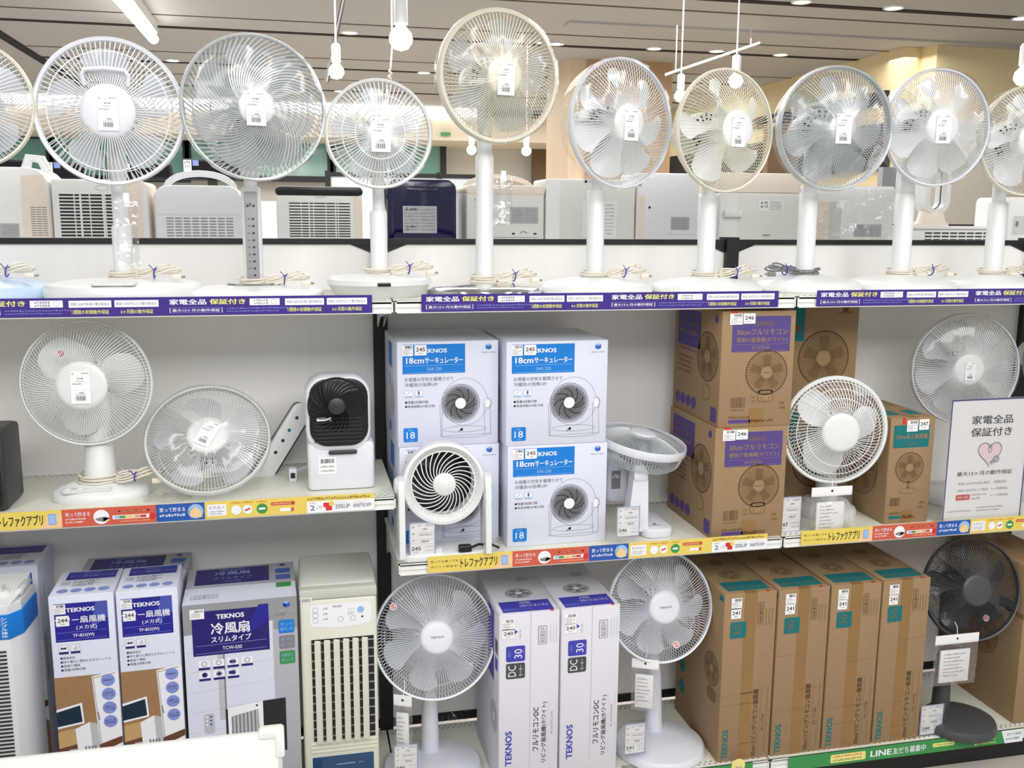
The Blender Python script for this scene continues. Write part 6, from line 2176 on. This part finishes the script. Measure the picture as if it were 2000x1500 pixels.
# navy one
T, w_, h, d, F = appliance('dehumidifier', 'glossy navy blue dehumidifier with a white rating label', 757, 892, 349, r=.035, m_='blueplastic')
o = rating(T, F, .22, .45, .71, .90, 5)
m = MB()
for a_ in (PI / 2, PI / 2 + 2 * PI / 3, PI / 2 + 4 * PI / 3):
    k = F.w / F.h
    c0_, r_ = (.275, .50), .022
    dx, dy = math.cos(a_), -math.sin(a_)
    px_, py_ = -dy, dx
    m.poly(F, [(c0_[0], c0_[1]), (c0_[0] + r_ * (dx * .55 + px_ * .34), c0_[1] + r_ * k * (dy * .55 + py_ * .34)), (c0_[0] + r_ * dx * 1.1, c0_[1] + r_ * k * dy * 1.1), (c0_[0] + r_ * (dx * .55 - px_ * .34), c0_[1] + r_ * k * (dy * .55 - py_ * .34))], 'ink', 4)
m.text(F, 'MITSUBISHI', .32, .485, .42, .502, 'ink', 4, bold=.02); m.text(F, 'ELECTRIC', .32, .507, .42, .522, 'ink', 4, bold=.02)
for v in (.78, .83):
    m.poly(F, [(.26, v + .03), (.285, v - .01), (.31, v + .03)], 'inkgrey', 4)
m.text(F, '警告', .33, .775, .40, .81, 'ink', 4)
m.build('maker_mark', o, smooth=0)
m = MB(); m.rect(F, .02, .2, .98, .204, 'pdeep', 2); m.disc(F, .985, .26, .012, 'black', 2, 10); m.build('panel_seam', T, smooth=0)
m = MB(); m.prism(list(reversed(rrect(-.055, h - .045, .055, h - .033, .005, 3))), -d / 2 - .004, -d / 2 + .004, 'blueplastic', .001, lambda x, y, z: (x, z, y)); m.build('handle_recess', T, smooth=30)
T, w_, h, d, F = appliance('dehumidifier', 'white dehumidifier with a cream lid and curved handle behind the tall cream fan', 911, 1063, 365, r=.02, m_='apppale', d=.22)
m = MB(); m.prism(list(reversed(rrect(-w_ / 2 - .002, h - .03, w_ / 2 + .002, h + .006, .016, 4))), -d / 2 - .002, d / 2, 'beige', .006, lambda x, y, z: (x, z, y)); m.build('lid', T, smooth=40, label='cream lid')
m = MB(); m.tube([(w_ * .46 * math.cos(PI * i / 14), .02, h - .01 + .05 * math.sin(PI * i / 14)) for i in range(15)], .009, 'beige', 10); m.build('carry_handle', T, smooth=60)
rating(T, F, .55, .38, .92, .7, 7)
m = MB(); m.disc(F, .12, .25, .015, 'ink', 2, 10); m.rect(F, .58, .88, .62, .91, 'ink', 2); m.rect(F, .86, .88, .9, .91, 'ink', 2); m.rect(F, .3, .96, .92, .968, 'inkgrey', 2); m.ring(F, .73, .9, .04, .012, 'greyp', 2, 16, .03, 0, PI); m.build('back_detail', T, smooth=0)
T, w_, h, d, F = appliance('dehumidifier', 'tall pale dehumidifier with a white hanging tag, behind the fan turned right', 1066, 1240, 350, r=.012, m_='apppale', d=.2)
m = MB(); m.rect(F, 0, .02, .15, 1, 'appwhite', 1.2); m.rect(F, .4, .0, .55, .07, 'paper', 3); m.rect(F, .42, .02, .45, .06, 'ink', 4); m.rect(F, .47, .02, .52, .06, 'psky', 4); m.build('side_cover', T, smooth=0)
m = MB(); m.rr(F, .4, .36, .79, .985, 'paper', 3, .03); tg = m.build('hanging_tag', T, smooth=0)
m = MB()
for i in range(9):
    m.dashes(F, .62, .42 + .06 * i, .76, .435 + .06 * i, 'inkgrey', 4, 7, .8, i)
m.build('lettering', tg, smooth=0)
T, w_, h, d, F = appliance('dehumidifier', 'large white dehumidifier with grey rating label, left of the cream-rimmed fan', 1243, 1364, 338, r=.012, m_='appcool')
rating(T, F, .55, .66, .85, .86, 9)
m = MB(); m.disc(F, .2, .52, .02, 'ink', 2, 12); m.rect(F, 0, .16, .06, .2, 'inkgrey', 2); m.rect(F, .5, .92, .95, .925, 'inklight', 2); m.build('back_detail', T, smooth=0)
m = MB(); m.rect(F, -.01, .34, .12, 1, 'beige', 2); m.build('side_cover', T, smooth=0)
T, w_, h, d, F = appliance('dehumidifier', 'wide dehumidifier with cream top and warning label behind the silver-rimmed fan', 1405, 1572, 377, r=.012, m_='apppale', d=.22)
m = MB(); m.box(-w_ / 2, -d / 2 + .02, h, w_ / 2 - .01, d / 2, h + .075, 'beige', .012); m.build('top_cover', T, smooth=40, label='cream top cover')
m = MB(); m.rect(F, 0, 0, .2, 1, 'appwhite', 1.4); m.build('side_cover', T, smooth=0)
m = MB(); m.box(-w_ / 2 + .012, -d / 2 - .018, h * .72, -w_ / 2 + .085, -d / 2, h * .80, 'appwhite', .004); m.build('handle', T, smooth=30)
m = MB(); m.rr(F, .44, .15, .73, .4, 'appwhite', 2, .01); o = m.build('rating_label', T, smooth=0)
m = MB()
for v in (.18, .26):
    m.poly(F, [(.46, v + .05), (.48, v), (.5, v + .05)], 'inkgrey', 3)
m.text(F, '警告', .51, .18, .55, .235, 'ink', 3); m.text(F, '注意', .51, .26, .55, .315, 'ink', 3)
for i in range(5):
    m.dashes(F, .57, .18 + .042 * i, .71, .2 + .042 * i, 'inkgrey', 3, 9, .8, i)
m.dashes(F, .5, .9, .6, .93, 'ink', 3, 5)
m.build('lettering', o, smooth=0)
T, w_, h, d, F = appliance('dehumidifier', 'white appliance loosely wrapped in clear film, right of the silver-rimmed fan pole', 1590, 1745, 363, r=.012, m_='appwhite', d=.2)
m = MB(); m.rect(F, 0, .3, .18, 1, 'beige', 1.4); m.rect(F, .18, .3, .33, 1, 'lightgrey', 1.4); m.build('side_cover', T, smooth=0)
rating(T, F, .5, .72, .85, .96, 11)
rnd = random.Random(5)
m = MB()
vs, fs = [], []
for i in range(9):
    for j in range(13):
        vs.append((-w_ / 2 - .008 + (w_ + .016) * j / 12, -d / 2 - .012 - .014 * rnd.random(), h * .95 * (1 - i / 8) + .004))
for i in range(8):
    for j in range(12):
        q = i * 13 + j
        fs.append((q, q + 1, q + 14, q + 13))
m.add(vs, fs, 'bag'); m.build('clear_wrap', T, smooth=20)
# low white unit with grille and the bladeless fan on it
ha = at(1880, 446, YR).z
a, b = wpx(1772, 1975, 455, YR)
T = thing('air_purifier', 'low white appliance with a louvre strip, at the right of the rear shelf', 'air purifier', ((a.x + b.x) / 2, YR + .1, ZT))
w_ = b.x - a.x; h = ha - ZT
m = MB(); m.box(-w_ / 2, -.1, 0, w_ / 2, .1, h, 'appwhite', .01); m.build('body', T, smooth=40)
F = Face((-w_ / 2, -.1, 0), (1, 0, 0), (0, 0, 1), w_, h)
slots(T, F, .16, .08, .96, .28, 3, 10, 'dark', .5, gap=.15)
m = MB(); m.box(-w_ / 2 + .002, -.11, h - .004, w_ / 2 - .002, .105, h + .008, 'appwhite', .003); m.build('lid', T, smooth=30)
a, b = wpx(1778, 1857, 430, YR + .1)
TBf = thing('bladeless_fan', 'white bladeless fan with a tall oval loop, standing on the low appliance', 'fan', ((a.x + b.x) / 2, YR + .1, h + ZT + .008))
zt_ = at(1820, 318, YR + .1).z - (h + ZT + .008)
m = MB(); m.lathe([(.075, 0), (.075, .008), (.06, .02), (.05, .06), (0, .062)], 32, 'beige', sy=.7); m.build('base', TBf, smooth=40)
oo = rrect(-.056, .045, .056, zt_, .055, 8); ii = rrect(-.036, .065, .036, zt_ - .02, .035, 8)
m = MB()
n = len(oo)
vs = [(x, y_, z) for y_ in (-.035, .035) for (x, z) in oo] + [(x, y_, z) for y_ in (-.035, .035) for (x, z) in ii]
fs = []
for i in range(n):
    j = (i + 1) % n
    fs += [(i, j, n + j, n + i), (2 * n + i, 3 * n + i, 3 * n + j, 2 * n + j), (i, 2 * n + i, 2 * n + j, j), (n + i, n + j, 3 * n + j, 3 * n + i)]
m.add(vs, fs, 'white'); m.build('loop', TBf, smooth=40)
m = MB(); m.tube([(x, 0, z) for x, z in ii], .003, 'dark', 6, closed=True); m.build('air_slot', TBf, smooth=50)
T, w_, h2, d, F = appliance('dehumidifier', 'white appliance wrapped in film at the right end of the rear shelf', 1968, 2060, 385, Y=.26, r=.02)
m = MB(); m.rr(F, .1, .45, .8, .9, 'lightgrey', 1.5, .03); m.rect(F, .16, .58, .22, .7, 'inkgrey', 2); m.build('side_cover', T, smooth=0)

# ================================================================== the hall beyond
def tv(label, x0, y0, x1, y1, Y, tagpos=None, lit=False):
    a, b = at(x0, y0, Y), at(x1, y1, Y)
    w_, h = b.x - a.x, a.z - b.z
    T = thing('television', label, 'television', ((a.x + b.x) / 2, Y, b.z))
    m = MB(); m.box(-w_ / 2, -.015, 0, w_ / 2, .03, h, 'blackm', .006); m.build('body', T, smooth=30)
    m = MB(); m.box(-w_ / 2 + .015, -.018, .02, w_ / 2 - .015, -.014, h - .015, 'screenblue' if lit else 'screen'); m.build('screen', T, smooth=0)
    m = MB(); m.box(-.12, -.06, 1.95 - b.z, .12, .08, 1.965 - b.z, 'blackm'); m.box(-.03, 0, 1.96 - b.z, .03, .03, .03, 'blackm'); m.build('stand', T, smooth=0)
    if tagpos:
        u, v, wu, hv = tagpos
        F = Face((-w_ / 2, -.019, 0), (1, 0, 0), (0, 0, 1), w_, h)
        m = MB(); m.rect(F, u, v, u + wu, v + hv, 'paper', 1); m.rect(F, u + wu * 1.15, v, u + wu * 1.9, v + hv * .5, 'pdot', 1); m.dashes(F, u + wu * .1, v + hv * .1, u + wu * .9, v + hv * .3, 'ink', 2, 3); m.rect(F, u + wu * .1, v + hv * .4, u + wu * .9, v + hv * .7, 'inklight', 2); m.build('price_label', T, smooth=0)


YT = 3.6
tv('black television with a white price slip behind the first fan at far left', 84, 316, 170, 352, YT, (.03, .05, .2, .6))
tv('black television at the far left edge behind the rear shelf', -20, 310, 55, 350, YT)
tv('black television behind the handled white fan', 215, 318, 338, 352, YT + .3, (.2, .05, .12, .3))
tv('black television with two price slips behind the spiral fan', 357, 310, 470, 352, YT, (.01, .06, .14, .55))
a, b = at(84, 362, 3.0), at(126, 470, 3.0)
TD = thing('display_rack', 'dark rack with blue-lit screens between the two leftmost dehumidifiers', 'display rack', ((a.x + b.x) / 2, 3.0, 0))
m = MB(); m.box(a.x - TD.location.x, 0, 0, b.x - TD.location.x, .2, a.z, 'black'); m.build('rack_frame', TD, smooth=0)
for y0_, y1_ in ((366, 374), (413, 419), (452, 462)):
    m = MB(); m.box(a.x - TD.location.x, -.02, at(100, y1_, 3.0).z, b.x - TD.location.x, 0, at(100, y0_, 3.0).z, 'coolwhite'); m.build('rack_shelf', TD, smooth=0)
for y0_, y1_ in ((378, 408), (430, 450)):
    m = MB(); m.box(a.x - TD.location.x + .01, -.006, at(100, y1_, 3.0).z, b.x - TD.location.x - .01, -.001, at(100, y0_, 3.0).z, 'screenblue'); m.build('screen', TD, smooth=0)
a, b = at(-40, 352, YT + .4), at(640, 352, YT + .4)
m = MB(); m.box(a.x, YT - .2, 0, b.x, YT + .6, 1.95, 'coolwhite'); tag(m.build('display_counter', smooth=0), 'white display counter carrying the televisions', 'counter')
# partitions with black top rails
def partition(label, x0, x1, ytop, Y, m_='coolwhite', posts=()):
    a, b = at(x0, ytop, Y), at(x1, ytop, Y)
    T = thing('partition', label, 'partition', ((a.x + b.x) / 2, Y, 0))
    w_ = b.x - a.x
    m = MB(); m.box(-w_ / 2, 0, 0, w_ / 2, .02, a.z - .02, m_); m.build('panel', T, smooth=0)
    m = MB(); m.box(-w_ / 2, -.012, a.z - .03, w_ / 2, .03, a.z, 'blackm'); m.build('top_rail', T, smooth=0)
    for px in posts:
        x = at(px, ytop, Y).x - (a.x + b.x) / 2
        m = MB(); m.box(x - .02, -.015, 0, x + .02, .03, a.z + .01, 'blackm'); m.build('post', T, smooth=0)


partition('white partition with black top rail behind the navy dehumidifier', 640, 948, 336, 4.2, 'coolwhite', (640, 858, 946))
partition('grey beige partition behind the bladeless fan', 1690, 2080, 437, 1.1, 'greypart')
partition('pale grey wall panel right of the white rimmed fan', 1755, 1990, 250, 5.0, 'greypart')
tag(MB().box(at(1500, 300, 4.6).x, 4.6, 0, at(1560, 300, 4.6).x, 4.7, at(1500, 240, 4.6).z, 'brown').build('display_pillar', smooth=0), 'dark brown display block behind the silver-rimmed fan', 'display')
a, b = at(1725, 326, 2.2), at(1752, 400, 2.2)
tag(MB().box(a.x, 2.2, 0, b.x, 2.25, a.z, 'greyp').box(b.x - .02, 2.19, 0, b.x + .03, 2.2, a.z, 'paper').build('display_board', smooth=0), 'small grey display board with a white edge left of the last white fan', 'display')

# ================================================================== lamps
def pendant(label, px, py, rpx, rb=.0475, cord_to=None, socket=True, k=1.0):
    """globe bulb whose pixel radius gives its distance"""
    dist = FPX * rb / rpx
    d = ray(px, py)
    c = CAM + d * dist
    T = thing('pendant_lamp', label, 'lamp', c, 0, 'pendant lamps over the hall')
    m = MB()
    m.lathe([(0, -rb), (rb * .6, -rb * .8), (rb * .95, -rb * .3), (rb, 0), (rb * .9, rb * .45), (rb * .55, rb * .85), (rb * .3, rb * 1.15), (0, rb * 1.16)], 24, 'glow')
    m.build('bulb', T, smooth=60)
    m = MB()
    m.lathe([(rb * .34, rb * 1.1), (rb * .6, rb * 1.2), (rb * .6, rb * 3.2), (rb * .42, rb * 3.5), (0, rb * 3.5)], 24, 'white'); m.build('lamp_holder', T, smooth=40)
    m = MB(); m.tube([(0, 0, rb * 3.4), (0, 0, CEIL - c.z - .002)], .006, 'white', 8); m.build('drop_cord', T, smooth=50)
    return T


pendant('bright globe lamp with white holder hanging above the small white fan', 783, 76, 23)
pendant('globe lamp right of the spiral fan, beside the chrome rod', 657, 140, 15)
pendant('globe lamp on the track above the fan turned right', 1329, 188, 12)
pendant('globe lamp on the track right above the cream-rimmed fan', 1437, 158, 14)
pendant('small globe lamp left of the tall cream fan pole', 921, 293, 9.5)
pendant('small globe lamp right of the tall cream fan pole', 1028, 295, 9.5)
pendant('globe lamp at the upper right edge of the photo', 1999, 150, 18)
# white lead spiralling down from the ceiling
p0, p1 = at(766, 90, 2.2), at(760, 170, 2.2)
m = MB(); pts = [p0 + Vector((0, 0, .5))]
for i in range(40):
    t = i / 39
    q = p0.lerp(p1, t)
    pts.append(q + Vector((.008 * math.cos(i * 1.2) * (t > .55), .008 * math.sin(i * 1.2) * (t > .55), 0)))
pts.append(p1 + Vector((-.01, 0, -.55)))
m.tube(pts, .005, 'white', 6); tag(m.build('hanging_lead', smooth=60), 'white twisted lead hanging from the ceiling behind the small white fan', 'cord')
# chrome rod
r0, r1 = at(665, 28, 3.4), at(638, 160, 3.4)
m = MB(); m.tube([r0 + (r0 - r1) * ((CEIL - r0.z) / (r0 - r1).z) if r0.z < CEIL else r0, r1], .014, 'rod', 12); tag(m.build('chrome_rod', smooth=60), 'slanting chrome rod hanging from the ceiling near the spiral fan', 'rod')
# track rails
t0, t1 = at(1483, 84, 5.5), at(1300, 146, 5.0)
m = MB(); m.tube([t0, t1], .012, 'lightgrey', 8)
for q in (.1, .9):
    pq = t0.lerp(t1, q); m.tube([pq, (pq.x, pq.y, CEIL - .001)], .005, 'lightgrey', 6)
m; tag(m.build('lamp_track', smooth=60), 'white ceiling track rail over the fan turned right', 'lamp track')
# tube lamp
u0, u1 = onz(222, -16, 3.45), onz(300, 76, 3.45)
m = MB(); m.tube([u0, u1], .045, 'tube', 14); tb = m.build('tube_lamp', smooth=60); tag(tb, 'long bright tube lamp under the ceiling at upper left', 'lamp')
m = MB(); m.box(min(u0.x, u1.x) - .04, u0.y, 3.5, max(u0.x, u1.x) + .04, u1.y, CEIL, 'white'); m.build('lamp_body', tb, smooth=0)
# round downlights in the slots
proto = None
for i, (px, py) in enumerate(((683, 65), (1087, 87), (1062, 84), (1278, 96), (1400, 101), (1525, 108), (337, 119), (828, 143), (1566, 5), (1745, 17), (1995, 37), (935, 146), (664, 179))):
    c = onz(px, py, CEIL - .012)
    if proto is None:
        T = thing('downlight', 'round downlight', 'lamp', c, 0, 'round downlights in the ceiling slots')
        m = MB(); m.ringlathe([(.085, 0), (.085, .012), (.065, .012), (.065, 0)], 28, 'white'); m.build('trim_ring', T, smooth=40)
        m = MB(); m.lathe([(0, .002), (.066, .003)], 24, 'downglow'); m.build('light_disc', T, smooth=0)
        proto = T
    else:
        T = copy_tree(proto)
        T.location = c
    T['label'] = ('round glowing downlight in the dark slot, over the spiral fan', 'round glowing downlight just right of the tall cream fan top', 'round glowing downlight at the right rim of the tall cream fan', 'round glowing downlight above the fan turned right, first right of the tall fan',
                  'round glowing downlight above the cream-rimmed fan', 'round glowing downlight above the silver-rimmed fan, last in its slot', 'round glowing downlight between the handled fan and the spiral fan', 'round glowing downlight left of the tall cream fan',
                  'round glowing downlight at the top edge, leftmost in the nearest right slot', 'round glowing downlight in the nearest right slot, middle one', 'round glowing downlight at the far upper right corner', 'faint downlight seen through the tall cream fan', 'small downlight in the back slot, above the small white fan')[i]
# small green exit-type marker on the bulkhead
a, b = at(862, 258, 12.7), at(880, 265, 12.7)
tag(MB().box(a.x, 12.7, b.z, b.x, 12.78, a.z, 'green').build('exit_marker', smooth=0), 'tiny green marker under the cream bulkhead left of the tall fan', 'sign')
